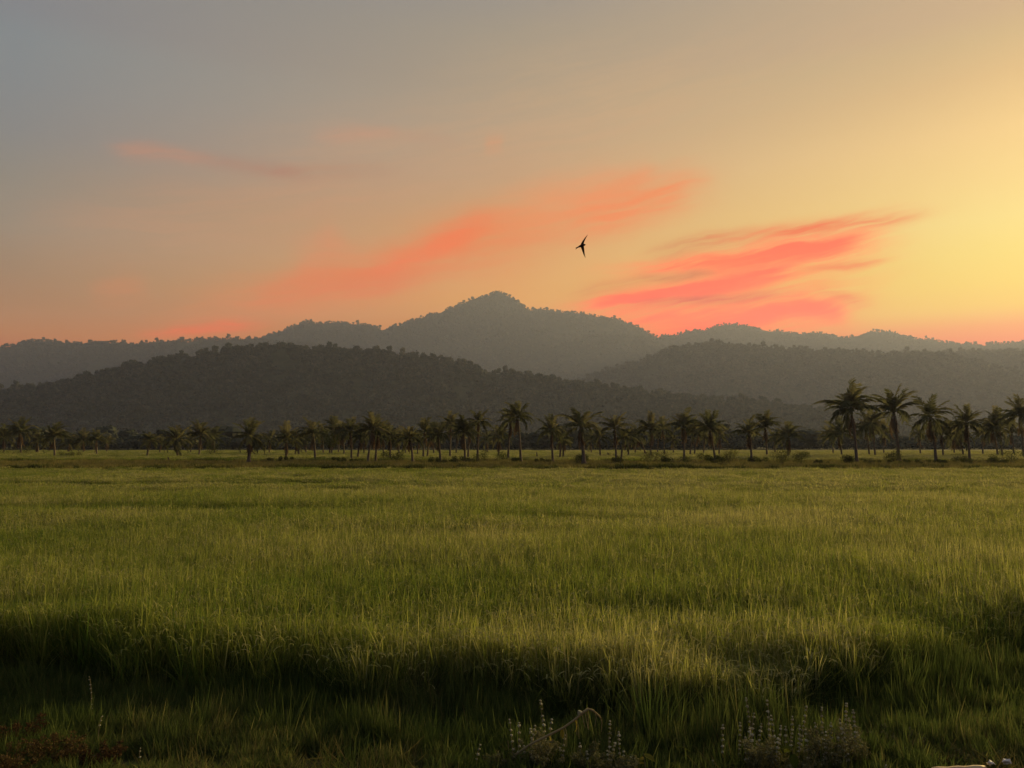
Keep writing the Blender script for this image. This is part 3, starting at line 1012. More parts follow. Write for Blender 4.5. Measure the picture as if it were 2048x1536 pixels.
# base x, base y, crown x, top y, frond reach (photo pixels), label, dead fronds
PALMS = [
    (12, 909, 10, 850, 26, 'palm at the far left edge of the photograph, half merged with dark trees', 3),
    (46, 912, 42, 836, 28, 'dim palm near the left edge, taller of the two at that edge', 3),
    (80, 910, 78, 862, 22, 'small dim palm between the two tallest palms at the left end', 3),
    (113, 918, 109, 844, 27, 'solitary looking dim palm, third tall crown from the left end', 4),
    (140, 908, 141, 866, 20, 'low faint palm just right of the third tall crown from the left end', 2),
    (170, 908, 169, 858, 21, 'left one of a faint pair of small palms at the left', 2),
    (197, 913, 195, 860, 20, 'right one of a faint pair of small palms at the left, trunk visible', 2),
    (216, 907, 216, 870, 15, 'tiny faint palm at the left end of the wide gap in the row', 1),
    (297, 918, 302, 862, 20, 'thin palm at the right side of the wide gap in the row', 1),
    (322, 909, 324, 872, 14, 'tiny faint palm behind the dead tree stump', 1),
    (358, 918, 355, 853, 26, 'palm with a curved trunk just right of the dead stump', 2),
    (384, 910, 384, 860, 20, 'back palm between the curved trunk palm and the shrub thicket', 2),
    (401, 915, 402, 844, 26, 'upright dark trunked palm left of the dark round shrub', 2),
    (432, 911, 428, 852, 24, 'leafy palm whose fronds hang over the dark round shrub', 3),
    (501, 926, 501, 839, 34, 'palm standing alone with wide drooping fronds and a thick brown skirt', 9),
    (575, 921, 573, 850, 29, 'palm with outspread fronds, first to the right of the lone skirted palm', 5),
    (600, 914, 596, 860, 22, 'short back palm close to the right of the outspread palm', 3),
    (614, 911, 612, 862, 18, 'thin back palm just left of the dark round broadleaf tree group', 2),
    (632, 923, 627, 835, 30, 'palm leaning over the left side of the round broadleaf tree', 4),
    (664, 913, 668, 834, 26, 'palm crown rising right above the round broadleaf tree', 4),
    (690, 914, 686, 842, 24, 'back palm just right of the round broadleaf tree', 4),
    (705, 923, 702, 836, 28, 'straight dark trunked palm two steps right of the round broadleaf tree', 4),
    (716, 922, 722, 850, 24, 'low palm squeezed left of the tallest palm in the dense clump', 5),
    (737, 926, 746, 824, 34, 'tallest palm of the dense clump left of centre, leaning right', 6),
    (752, 925, 757, 842, 26, 'palm with a slanting trunk on the right of the dense clump', 5),
    (782, 923, 780, 847, 27, 'palm above the low round bush left of centre', 6),
    (799, 914, 797, 858, 20, 'slim back palm right of the low round bush left of centre', 2),
    (827, 926, 820, 850, 26, 'palm whose foot bends to the right, first of the open row left of centre', 4),
    (836, 913, 838, 862, 18, 'short back palm behind the bent foot palm', 3),
    (847, 920, 850, 838, 25, 'left trunk of a twin trunked pair in the row left of centre', 3),
    (855, 919, 860, 848, 22, 'right trunk of a twin trunked pair in the row left of centre', 3),
    (881, 926, 877, 841, 28, 'thick skirted palm between the twin pair and the taller palm', 6),
    (901, 920, 901, 824, 25, 'slender palm with a high narrow crown left of centre', 2),
    (931, 927, 927, 834, 30, 'palm with split leaning stems and a broad brown crown', 7),
    (936, 922, 938, 846, 20, 'short stem beside the palm with split leaning stems', 3),
    (956, 926, 957, 817, 27, 'tall thin palm with one long dead frond hanging on its right', 4),
    (997, 919, 998, 848, 26, 'short bushy palm left of the tall leaning pair at centre', 5),
    (1016, 923, 1021, 812, 31, 'left palm of the tall leaning pair at the centre of the row', 6),
    (1042, 926, 1035, 800, 34, 'right palm of the tall leaning pair at centre, long frond to the right', 3),
    (1105, 927, 1103, 832, 29, 'straight thin palm right of the lone dark post', 4),
    (1120, 922, 1120, 858, 22, 'short palm with two stems right behind the straight thin palm', 5),
    (1126, 921, 1128, 868, 16, 'smaller stem right of the short two stemmed palm', 3),
    (1167, 930, 1162, 815, 38, 'broad palm with thick shaggy trunk and suckers at its foot', 5),
    (1200, 918, 1198, 853, 22, 'back palm between the shaggy trunked palm and the next tall one', 2),
    (1232, 927, 1229, 825, 32, 'dark trunked palm with rounded crown, nearest of its trio', 3),
    (1241, 924, 1247, 850, 24, 'second trunk close to the right of the rounded crown palm', 3),
    (1256, 917, 1258, 856, 20, 'thin back palm, third trunk right of the rounded crown palm', 2),
    (1290, 914, 1276, 842, 25, 'palm with a brownish crown leaning left, beside a brighter green one', 6),
    (1301, 916, 1301, 829, 30, 'brighter yellow green palm right of the brown leaning crown', 3),
    (1328, 915, 1325, 836, 22, 'narrow back palm right of the yellow green palm', 4),
    (1346, 911, 1344, 864, 16, 'tiny back palm between the narrow palm and the tall straight one', 2),
    (1367, 924, 1366, 820, 31, 'tall straight palm with sparse pointed crown right of centre', 3),
    (1379, 915, 1384, 840, 24, 'left of two thin trunks right behind the tall straight palm', 3),
    (1387, 914, 1396, 848, 20, 'right of two thin trunks right behind the tall straight palm', 2),
    (1428, 924, 1420, 824, 33, 'palm with reddish brown left side and a trunk bending right at its foot', 6),
    (1437, 914, 1438, 852, 20, 'small back palm peeping out right of the reddish palm', 3),
    (1502, 928, 1497, 834, 31, 'palm with a crooked dark trunk, first of the group of three', 3),
    (1532, 918, 1529, 823, 30, 'highest palm of the group of three right of the gap', 6),
    (1574, 919, 1575, 843, 29, 'short stout palm, last of the group of three', 9),
    (1681, 916, 1678, 833, 32, 'shorter back palm half behind the tallest palm of all', 6),
    (1711, 929, 1702, 768, 50, 'tallest palm of all, crown highest against the hazy hill', 2),
    (1736, 916, 1732, 830, 26, 'thin dark trunk between the tallest palm and the second tallest', 3),
    (1747, 917, 1743, 816, 30, 'brown bushy back palm between the two tallest palms', 8),
    (1794, 925, 1788, 776, 46, 'second tallest palm, thick pale trunk widening at the foot', 2),
    (1868, 928, 1860, 791, 43, 'third large palm with long arching left fronds and a shaggy brown skirt', 10),
    (1883, 917, 1881, 838, 26, 'thin back palm right of the shaggy skirted large palm', 3),
    (1924, 916, 1912, 836, 30, 'back palm leaning left beside the bushy palm near the right edge', 6),
    (1935, 928, 1931, 810, 36, 'bushy palm with flat topped crown near the right edge', 6),
    (1992, 917, 1984, 830, 28, 'left stem of the two stemmed palm near the right edge', 5),
    (2001, 917, 1995, 814, 32, 'right stem of the two stemmed palm near the right edge', 4),
    (1962, 914, 1964, 846, 22, 'low back palm between the bushy palm and the two stemmed palm', 5),
    (540, 911, 541, 862, 18, 'faint back palm between the lone skirted palm and the outspread palm', 2), (648, 911, 646, 850, 22, 'back palm directly behind the left half of the round broadleaf tree', 3),
    (678, 910, 679, 846, 22, 'back palm directly behind the right half of the round broadleaf tree', 3), (729, 912, 730, 852, 22, 'back palm hidden behind the tallest palm of the dense clump', 4),
    (768, 912, 767, 853, 21, 'back palm between the dense clump and the palm above the low round bush', 3), (812, 911, 811, 858, 19, 'faint back palm left of the bent foot palm', 2),
    (868, 912, 866, 852, 20, 'faint back palm between the twin pair and the thick skirted palm', 3), (913, 911, 914, 850, 20, 'faint back palm right of the slender high crowned palm', 3),
    (975, 910, 974, 862, 18, 'low faint back palm left of the short bushy palm at centre', 2), (1182, 910, 1181, 858, 20, 'faint back palm just right of the shaggy trunked palm', 2),
    (1270, 910, 1268, 860, 19, 'faint back palm left of the brown leaning crown', 2), (1314, 911, 1315, 852, 20, 'faint back palm behind the yellow green palm', 2),
    (1406, 911, 1407, 856, 20, 'faint back palm directly left of the reddish palm', 2), (1548, 910, 1549, 856, 20, 'faint back palm between the highest and the stoutest of the group of three', 2),
    (1664, 912, 1661, 850, 22, 'small back palm at the left end of the right hand cluster', 3), (1765, 912, 1766, 842, 24, 'back palm just left of the second tallest palm', 4),
    (1838, 912, 1837, 846, 22, 'back palm left of the third large palm', 3), (1905, 912, 1903, 852, 22, 'low back palm left of the bushy palm near the right edge', 3),
    (2024, 913, 2022, 838, 26, 'back palm just left of the palm cut by the right edge', 4),
    (2043, 920, 2040, 795, 36, 'tall palm cut by the right edge of the photograph', 4),
]
for bx, by, cx, ty, fr, lb, sk in PALMS:
    make_palm(bx, by, cx, ty, fr, lb, sk, thick=1.45 if bx in (1794, 501, 1167) else 1.15 if fr > 40 else 1.0, nuts=fr > 24)

# ------------------------------------------------------------------ shrubs, broadleaf tree, stump, post in the grove


def leafy(b, rd, c, r, n, size, hue, sq=.8):
    for _ in range(n):
        d = Vector((rd.gauss(0, 1), rd.gauss(0, 1), rd.gauss(0, 1))).normalized()
        p = Vector(c) + Vector((d.x * r, d.y * r, d.z * r * sq)) * rd.uniform(.55, 1.08)
        u = Vector((rd.gauss(0, 1), rd.gauss(0, 1), rd.gauss(0, 1))).normalized()
        w = u.cross(d).normalized()
        s_ = size * rd.uniform(.6, 1.3)
        b.add([p - u * s_, p + w * s_ * .45, p + u * s_, p - w * s_ * .45], [(0, 1, 2, 3)], min(1, max(0, hue + rd.uniform(-.3, .3))))


def make_shrub(px, by, wpx, hpx, label, hue=.45, n=420, name='shrub', cat='shrub', tall=False):
    rd = random.Random(px * 3 + by)
    D = CAMZ * F / (by - HOR)
    sc = D / F
    w, h = wpx * sc / 2, hpx * sc
    root = empty(name, ((px - 1024) * sc, D, ground_z((px - 1024) * sc, D) - .02))
    tag(root, label, cat, 'shrubs under the palms')
    b = MB()
    for k in range(7):
        a, q = rd.uniform(0, 6.28), w * math.sqrt(rd.random()) * .75
        leafy(b, rd, (q * math.cos(a), q * math.sin(a) * .8, h * rd.uniform(.3, .72)), h * .33, n // 7, .09, hue)
    mesh_obj('foliage', b.mesh('foliage', SHRUB), root)
    st = MB()
    for k in range(7):
        a = rd.uniform(0, 6.28)
        st.tube([(0, 0, -.05), (w * .3 * math.cos(a), w * .3 * math.sin(a), h * .35), (w * .6 * math.cos(a), w * .6 * math.sin(a), h * .8)], [.025, .018, .008], 4, .2, False)
    mesh_obj('stem', st.mesh('stem', WOOD), root)


for px, by, w, h, lb, hu in [
    (425, 914, 28, 24, 'dark round shrub under the leafy palm on the left', .15), (790, 926, 48, 18, 'low round bush left of centre beneath a palm', .3),
    (982, 927, 74, 20, 'wide spreading bush left of the tall leaning palm pair', .35), (1030, 929, 40, 10, 'flat dark bush at the feet of the tall leaning pair', .2),
    (1160, 929, 34, 18, 'suckers and bush around the foot of the shaggy trunked palm', .35), (1300, 927, 80, 20, 'pale green wide bush below the yellow green palm', .65),
    (1395, 927, 90, 17, 'long low bush between the tall straight palm and the reddish palm', .5), (1458, 929, 40, 26, 'upright dense bush right of the reddish palm', .5),
    (1562, 929, 34, 22, 'bush in front of the short stout palm', .5), (1600, 929, 30, 20, 'smaller bush right of the short stout palm', .5),
    (880, 928, 70, 11, 'low dark bush strip under the thick skirted palm', .2), (925, 928, 46, 12, 'low dark bush under the palm with split stems', .2),
    (560, 925, 60, 9, 'low scrub strip below the first palm right of the lone skirted palm', .3), (690, 927, 70, 10, 'low dark scrub under the dense clump of palms', .2),
    (1085, 928, 50, 9, 'thin low scrub below the straight thin palm', .35), (1235, 929, 50, 13, 'low green bush around the rounded crown palm', .5),
    (1350, 928, 60, 14, 'grey green bush left of the tall straight palm', .55), (1430, 929, 40, 14, 'low bush at the bent foot of the reddish palm', .45),
    (1750, 930, 60, 9, 'flat dark growth between the tallest palm and the second tallest', .25), (1880, 930, 60, 9, 'flat dark growth right of the third large palm', .25),
    (1980, 931, 60, 13, 'weedy bush in front of the two stemmed palm', .5), (1640, 929, 50, 7, 'very low scrub in the gap before the tallest palm', .4),
    (1515, 928, 40, 12, 'short scrubby bush right of the crooked trunk palm', .45), (2015, 930, 70, 24, 'spreading bush at the right edge under the last palms', .45),
    (1935, 930, 90, 14, 'low weedy bush in front of the bushy palm near the right edge', .5), (1690, 930, 26, 16, 'tuft of suckers on the left foot of the tallest palm', .5),
    (1783, 926, 24, 22, 'leafy suckers at the foot of the second tallest palm', .55), (25, 914, 80, 18, 'wide greyish green bush at the left edge of the strip', .45),
    (145, 918, 70, 12, 'low green bush right of the third tall crown on the left', .45), (1825, 930, 70, 9, 'low dark growth between the second and third large palms', .25)]:
    make_shrub(px, by, w * 1.15, h * 1.5, lb, hu, n=1300)

rd = random.Random(77)
D = CAMZ * F / (914 - HOR)
sc = D / F
root = empty('broadleaf_tree', ((660 - 1024) * sc, D, 0))
tag(root, 'dark round broadleaf tree standing among the palms left of centre', 'tree')
b = MB()
for k in range(16):
    a, q = rd.uniform(0, 6.28), rd.uniform(0, 3.2)
    leafy(b, rd, (q * math.cos(a), q * math.sin(a), rd.uniform(2.6, 6.2)), rd.uniform(1.0, 1.7), 110, .17, .12)
mesh_obj('crown', b.mesh('crown', SHRUB), root)
b = MB()
b.tube([(0, 0, -.2), (.1, 0, 1.4), (.05, .1, 3)], [.28, .2, .15], 8, .5)
for k in range(5):
    a = k * 1.3
    b.tube([(.07, .05, 1.6 + .2 * k), (1.1 * math.cos(a), 1.1 * math.sin(a), 3 + .2 * k), (2.2 * math.cos(a), 2.2 * math.sin(a), 4.2 + .2 * k)], [.11, .07, .03], 5, .5)
mesh_obj('trunk', b.mesh('trunk', WOOD, True), root)

# dead stump with a broken log, left
D = CAMZ * F / (925 - HOR)
sc = D / F
root = empty('dead_stump', ((341 - 1024) * sc, D, 0))
tag(root, 'dark leaning dead stump with a fallen stem beside it, left of the curved palm', 'stump')
b = MB()
b.tube([(.12, 0, -.1), (0, 0, .5), (-.22, .02, 1.0)], [.13, .11, .08], 7, .5)
mesh_obj('stump', b.mesh('stump', WOOD, True), root)
b = MB()
b.tube([(.1, 0, .26), (.6, .1, .2), (1.1, .15, .22)], [.1, .09, .06], 6, .5)
mesh_obj('fallen_stem', b.mesh('fallen_stem', WOOD, True), root)
D = CAMZ * F / (919 - HOR)
sc = D / F
b = MB()
b.tube([(0, 0, -.2), (-.03, 0, 1.0), (-.1, .02, 1.62)], [.16, .15, .07], 8, .5)
o = mesh_obj('wooden_post', b.mesh('wooden_post', WOOD, True), None, ((1074 - 1024) * sc, D, 0))
tag(o, 'lone short dark post standing in the pale field right of centre', 'post')
# young spiky palm
D = CAMZ * F / (918 - HOR)
sc = D / F
root = empty('palm_seedling', ((1219 - 1024) * sc, D, 0))
tag(root, 'small spiky young palm without a trunk, left of the rounded crown palm', 'palm seedling')
for k in range(8):
    mesh_obj('frond', F_UP[k % 3], root, (0, 0, .05), (0, -math.radians(30 + 5 * k), k * 2.4), (1.8, 1.3, 1.8))

# ------------------------------------------------------------------ bird
fwd = Vector((.80, .25, .17)).normalized()
upv = Vector((-.17, -.62, .75))
BIRD = at(1163, 491, 13.5)
b = MB()
S = 13.5 / F                     # metres per photo pixel there


def bp(x, y, dz=0.0):            # bird outline in photo pixels about its body
    return Vector((x * S, dz, -y * S))


b.tube([bp(8.5, -1.6), bp(6.8, -1.5), bp(4.5, -1.0), bp(1, .2), bp(-3, 1.6), bp(-7, 3.4), bp(-9.5, 4.6)],
       [.004, .016, .021, .027, .021, .011, .007], 8, .5)


def wing(pts, dz):
    n = len(pts)
    vs, fs = [], []
    for i, (lx, ly, tx, ty_) in enumerate(pts):
        z_ = dz * (i / (n - 1)) ** 1.2
        th = .008 * (1 - i / (n - 1)) + .0015
        vs += [bp(lx, ly, z_ - th), bp(lx, ly, z_ + th), bp(tx, ty_, z_ + th * .3), bp(tx, ty_, z_ - th * .3)]
    for i in range(n - 1):
        for k in range(4):
            k2 = (k + 1) % 4
            fs.append((4 * i + k, 4 * i + k2, 4 * i + 4 + k2, 4 * i + 4 + k))
    fs.append((3, 2, 1, 0))
    fs.append(tuple(4 * (n - 1) + k for k in range(4)))
    b.add(vs, fs, .5)


wing([(4.2, -2, -2.5, 0), (4.8, -5, -.5, -4.5), (6.3, -9, 2.2, -8.5), (8.6, -13.5, 5.8, -13), (11.6, -18.6, 11.2, -18.4)], -.13)
wing([(4.4, .2, -2, 2.4), (5.6, 5, 0, 5.5), (6.6, 10, 2.8, 11), (7.6, 15, 5.6, 16.2), (9.8, 20.6, 9.2, 20.6)], .16)
for q in ((-12.6, 4.6), (-12.2, 8.2)):
    b.tube([bp(-7.5, 3.8), bp((q[0] - 8.5) / 2, (q[1] + 4) / 2), bp(*q)], [.010, .007, .001], 5, .5)
o = mesh_obj('bird', b.mesh('bird', plain_material('bird_feathers', (.02, .018, .02), (.05, .035, .035), 30), True), None, BIRD)
tag(o, 'dark swallow like bird gliding with spread curved wings in front of the sunset', 'bird')

# ------------------------------------------------------------------ verge plants close to the camera
STALK = leaf_material('dry_stalk', (.18, .15, .08), (.28, .235, .13), (.40, .34, .2), trans=.1, use_tint=False, rnd=.5)
POD = leaf_material('seed_whorl', (.28, .26, .17), (.42, .40, .28), (.62, .60, .47), trans=.15, use_tint=False, rnd=.6)
WEED = leaf_material('weed_leaf', (.05, .07, .015), (.10, .12, .025), (.22, .19, .04), trans=.4, use_tint=False, rnd=.5)
REDW = leaf_material('red_weed', (.055, .034, .02), (.085, .058, .03), (.13, .105, .045), trans=.25, use_tint=False, rnd=.4)


def whorl_mesh(seed):
    rd_ = random.Random(seed)
    b = MB()
    random.seed(seed)
    b.ball((0, 0, 0), .6, .45, .15, 6, 4, .8)
    for k in range(11):
        a = k * 2.4
        z_ = rd_.uniform(-.4, .55)
        d = Vector((math.cos(a), math.sin(a), z_)).normalized()
        s_ = d.cross(Vector((0, 0, 1))).normalized() * .14
        b.add([d * .45 - s_, d * .45 + s_, d * rd_.uniform(.85, 1.1)], [(0, 1, 2)], rd_.uniform(.4, 1))
    return b.mesh('seed_whorl', POD)


WH = [whorl_mesh(900 + i) for i in range(4)]


def leaf_mesh(name, mat, n=5, wid=.38, curl=.8, hue=.5):
    b = MB()
    p, ang = Vector((0, 0, 0)), 0.1
    L_, R_, mid = [], [], []
    for i in range(n + 1):
        f = i / n
        w = wid * math.sin(math.pi * min(1, .08 + f * .92)) ** .8
        mid.append(p.copy())
        L_.append(p + Vector((0, w / 2, .06 + .05 * w)))
        R_.append(p + Vector((0, -w / 2, .06 + .05 * w)))
        ang += curl / n
        p = p + Vector((math.cos(ang), 0, -math.sin(ang))) / n
    vs = L_ + mid + R_
    fs = []
    for i in range(n):
        fs += [(i, i + 1, n + 2 + i, n + 1 + i), (n + 1 + i, n + 2 + i, 2 * n + 3 + i, 2 * n + 2 + i)]
    b.add(vs, fs, hue)
    return b.mesh(name, mat, True)


LEAF_SMALL = leaf_mesh('leaf', WEED, 4, .3, 1.2, .35)
LEAF_BIG = leaf_mesh('leaf', WEED, 5, .62, .9, .25)
LEAF_YEL = leaf_mesh('leaf', WEED, 5, .55, 1.0, .95)


def on_ground(px, py):
    """first point where the ray through a photo pixel meets the ground"""
    d = Vector(direction(px, py))
    k = 3.0
    while k < 400:
        p = Vector((0, 0, CAMZ)) + d * k
        if p.z <= float(ground_z(p.x, p.y)): return p
        k += .02
    return Vector((0, 0, CAMZ)) + d * k


def make_stalk(tx, ty, dist, label, group, bow=0.0, nodes=None, leafy_=True):
    rd_ = random.Random(tx * 31 + ty)
    tip = at(tx, ty, dist)
    bx = tip.x + rd_.uniform(-.07, .07) + bow
    bz = float(ground_z(bx, dist))
    root = empty('dried_weed_stalk', (bx, dist, bz - .02))
    tag(root, label, 'weed stalk', group)
    H = tip.z - bz
    dx = tip.x - bx
    pts = [Vector((dx * f ** 1.5 + .008 * math.sin(f * 6 + tx), .02 * math.sin(f * 4 + ty), H * f)) for f in np.linspace(0, 1, 7)]
    b = MB()
    b.tube(pts, [.0048 - .0024 * i / 6 for i in range(7)], 5, .5)
    mesh_obj('stem', b.mesh('stem', STALK), root)
    gap = rd_.uniform(.040, .056)
    z_ = H
    k = 0
    nmax = nodes or max(4, min(11, int(H / gap * .8)))
    while z_ > H * .2 and k < nmax:
        f = z_ / H
        p = Vector((dx * f ** 1.5, .02 * math.sin(f * 4 + ty), z_))
        r = rd_.uniform(.017, .025) * (.62 if 'left verge' in group else 1) * (.75 if k == 0 else 1.0)
        mesh_obj('seed_whorl', WH[rd_.randrange(4)], root, p, (rd_.uniform(-.3, .3), rd_.uniform(-.3, .3), rd_.uniform(0, 6)), (r, r, r * 1.05))
        if leafy_ and k > 0 and rd_.random() < .5:
            for q in (0, 3.14):
                l = rd_.uniform(.03, .055)
                mesh_obj('leaf', LEAF_SMALL, root, p + Vector((0, 0, -.012)), (0, rd_.uniform(.2, .7), q + rd_.uniform(-.8, .8)), (l, l, l))
        z_ -= gap * rd_.uniform(.75, 1.25) * (.6 if k == 0 else 1)
        k += 1


GC = 'dried weed stalks in the bottom centre clump'
GR = 'dried weed stalks in the bottom right clump'
ORD = ['first', 'second', 'third', 'fourth', 'fifth', 'sixth', 'seventh', 'eighth', 'ninth', 'tenth', 'eleventh', 'twelfth', 'thirteenth', 'fourteenth', 'fifteenth', 'sixteenth', 'seventeenth', 'eighteenth']
CENTRE = [(1019, 1436), (1038, 1440), (1070, 1446), (1061, 1452), (1104, 1436), (1237, 1458), (1248, 1500), (1230, 1482), (1120, 1490), (1146, 1502), (1091, 1512),
          (1262, 1512), (1062, 1505), (1048, 1488), (1130, 1466), (1174, 1500), (1200, 1508), (1215, 1498), (1036, 1500), (1100, 1478), (1160, 1482)]
RIGHT = [(1508, 1422), (1535, 1398), (1479, 1440), (1541, 1426), (1523, 1444), (1572, 1450), (1611, 1408), (1645, 1412), (1706, 1416), (1628, 1440), (1660, 1440),
         (1681, 1436), (1650, 1458), (1612, 1456), (1584, 1428), (1600, 1448), (1716, 1462), (1425, 1516), (1475, 1526), (1697, 1432), (1560, 1446), (1555, 1472),
         (1500, 1454), (1490, 1470), (1515, 1480), (1505, 1500), (1535, 1490), (1640, 1480), (1660, 1476), (1675, 1470), (1690, 1478), (1630, 1500), (1650, 1506),
         (1668, 1500), (1700, 1496), (1712, 1490), (1610, 1500), (1560, 1505), (1585, 1512), (1625, 1474), (1685, 1454), (1700, 1466)]


def low_label(tx, ty, where):
    """tall, middle and low stalks of a clump, each counted from the left"""
    pts = CENTRE if 'centre' in where else RIGHT
    lv = lambda y: 'tall' if y < 1442 else 'middling' if y < 1475 else 'low'
    same = sorted(p[0] for p in pts if lv(p[1]) == lv(ty))
    return '%s from the left among the %s whorled weed stalks of the %s clump' % (ORD[same.index(tx)], lv(ty), where)


make_stalk(1081, 1396, 7.7, 'tallest dried weed stalk of the bottom centre clump, standing straight above the others', GC)
make_stalk(961, 1484, 7.3, 'short dark stemmed weed stalk standing apart at the left of the bottom centre clump', GC)
make_stalk(1220, 1438, 7.6, 'weed stalk with stacked whorls right of the bent dry stalk', GC)
for tx, ty in CENTRE:
    make_stalk(tx, ty, 7.25 + random.Random(tx).uniform(0, .35), low_label(tx, ty, 'bottom centre'), GC)
make_stalk(1493, 1393, 7.75, 'tallest whorled weed stalk on the left side of the bottom right clump', GR)
make_stalk(1445, 1445, 7.5, 'slanting weed stalk standing apart at the left of the bottom right clump', GR, bow=.07)
make_stalk(1694, 1404, 7.7, 'branched tall weed stalk at the right end of the bottom right clump', GR)
for tx, ty in RIGHT:
    make_stalk(tx, ty, 7.2 + random.Random(tx * 7).uniform(0, .5), low_label(tx, ty, 'bottom right'), GR)
make_stalk(178, 1350, 8.9, 'single pale spike studded with tiny whorls rising in the dark grass at lower left', 'lone weed stalks on the left verge', nodes=9, leafy_=False)
make_stalk(206, 1428, 7.9, 'small round headed weed stalk below the pale spike at lower left', 'lone weed stalks on the left verge', nodes=3)
make_stalk(283, 1490, 7.3, 'low whorled weed stalk by the yellow green grass at lower left', 'lone weed stalks on the left verge', nodes=3)
make_stalk(1772, 1526, 7.1, 'pale green weed head right of the bottom right clump', 'lone weed stalks on the right verge', nodes=2)

# bent dry stalk across the centre clump
root_p = at(995, 1545, 7.25)
root = empty('bent_dry_stalk', root_p)
tag(root, 'thick pale dry stalk bent over like a hook above the bottom centre clump', 'dry stalk')
path = [at(px, py, 7.25 + k * .02) - root_p for k, (px, py) in enumerate([(995, 1545), (1030, 1510), (1062, 1488), (1098, 1470), (1128, 1455), (1150, 1439), (1166, 1425), (1176, 1418), (1186, 1421), (1197, 1431), (1203, 1441)])]
b = MB()
b.tube(path, [.012, .012, .011, .011, .010, .010, .012, .012, .011, .009, .004], 6, .7)
mesh_obj('stem', b.mesh('stem', STALK, True), root)
for k in range(9):
    i = 4 + (k % 6)
    b = MB()
    p = path[i] + Vector((random.uniform(-.02, .02), 0, 0))
    b.tube([p, p + Vector((.012, -.01, -.06)), p + Vector((random.uniform(-.01, .03), -.02, -.13 - .05 * random.random()))], [.0035, .003, .002], 4, .5)
    mesh_obj('dangling_strand', b.mesh('dangling_strand', STALK), root)
b = MB()
b.ball(path[6] + Vector((-.03, 0, .0)), .022, .6, .3)
mesh_obj('husk', b.mesh('husk', POD), root)
for q, (i, a, l) in enumerate([(3, .5, .11), (4, 2.6, .1), (5, .2, .12)]):
    mesh_obj('leaf', LEAF_YEL, root, path[i] + Vector((0, 0, -.01)), (.3, .9, a), (l, l, l))


def broad_weed(px, py, dist, size, n, label, yel=False):
    p = at(px, py, dist)
    z0 = float(ground_z(p.x, dist))
    root = empty('broad_leaf_weed', (p.x, dist, z0 - .02))
    tag(root, label, 'weed', 'broad leaved weeds on the verge')
    H = max(p.z - z0, .05)
    b = MB()
    b.tube([(0, 0, 0), (.01, 0, H * .6), (0, .01, H + .02)], [.006, .005, .003], 5, .3)
    mesh_obj('stem', b.mesh('stem', STALK), root)
    rd_ = random.Random(px)
    for k in range(n):
        s_ = size * rd_.uniform(.7, 1.1)
        mesh_obj('leaf', LEAF_YEL if yel else LEAF_BIG, root, (0, 0, H * rd_.uniform(.55, 1.0) + .01), (rd_.uniform(-.4, .4), rd_.uniform(-.5, .3), rd_.uniform(0, 6.28)), (s_, s_, s_))


broad_weed(1016, 1482, 7.4, .11, 3, 'green cupped leaf weed left of the bent dry stalk')
broad_weed(988, 1528, 7.15, .10, 3, 'round green leaf weed at the bottom edge left of the centre clump', True)
broad_weed(1288, 1508, 7.2, .12, 3, 'yellow leaved weed right of the bottom centre clump', True)
broad_weed(1585, 1496, 7.15, .14, 4, 'dark broad leaved weed inside the bottom right clump')
broad_weed(1368, 1490, 7.5, .09, 6, 'leafy green weed between the two clumps of dried stalks')
broad_weed(1352, 1525, 7.2, .09, 6, 'dark leafy weed at the bottom edge left of the bottom right clump')
broad_weed(1740, 1490, 7.6, .08, 6, 'small leafed weed just right of the bottom right clump')


def clump(px, py, dist, n, h, width, spread, label, mat=GRASS, yellow=.4, radius=.08, lean=.25, name='grass_clump', cat='grass clump'):
    p = at(px, py, dist)
    rd_ = random.Random(px + py)
    b = MB()
    for i in range(n):
        a, q = rd_.uniform(0, 6.28), radius * math.sqrt(rd_.random())
        az = a if rd_.random() < .7 else rd_.uniform(0, 6.28)
        blade(b, rd_, (q * math.cos(a), q * math.sin(a), 0), az, h * rd_.uniform(.55, 1.12), width * rd_.uniform(.7, 1.2), abs(rd_.gauss(.1, lean)) * spread, abs(rd_.gauss(.35, .35)) * spread,
              min(1, max(0, rd_.gauss(yellow, .18))), 5)
    o = mesh_obj(name, b.mesh(name, mat), None, (p.x, dist, float(ground_z(p.x, dist)) - .02))
    tag(o, label, cat, 'tall grass clumps on the verge')


clump(330, 1440, 7.9, 110, .42, .008, 1.0, 'bright yellow green fluffy grass clump at lower left', yellow=.75, radius=.16)
clump(403, 1400, 8.5, 26, .62, .011, .6, 'tall thin upright grass blades right of the fluffy clump', yellow=.55, radius=.07)
clump(575, 1410, 8.4, 26, .55, .010, .9, 'pale thin grass blades bending right at lower left of centre', yellow=.6, radius=.12)
clump(510, 1390, 8.9, 12, .6, .010, .6, 'two or three long blades standing before the dark rice at left', yellow=.55, radius=.05)
clump(700, 1500, 7.3, 170, .30, .008, 1.2, 'low bright green grass clump at the bottom left of centre', yellow=.6, radius=.28)
clump(150, 1530, 7.05, 60, .26, .008, .9, 'yellowish grass clump at the bottom left among reddish weeds', yellow=.9, radius=.12)
clump(860, 1460, 7.9, 60, .5, .010, .9, 'dark blue green grass clump left of the bottom centre clump', yellow=.15, radius=.12)
clump(1300, 1420, 8.3, 90, .85, .012, .75, 'large dark fan shaped grass clump against the rice right of centre', yellow=.12, radius=.13)
clump(1450, 1490, 7.4, 90, .36, .008, 1.1, 'green grass clump left of the bottom right clump of weeds', yellow=.45, radius=.18)
clump(1600, 1440, 7.95, 150, .34, .008, 1.0, 'green grass growing behind the bottom right clump of weeds', yellow=.5, radius=.3)
clump(1945, 1440, 8.2, 26, .42, .011, .8, 'upright dark green grass clump at lower right', yellow=.3, radius=.08)
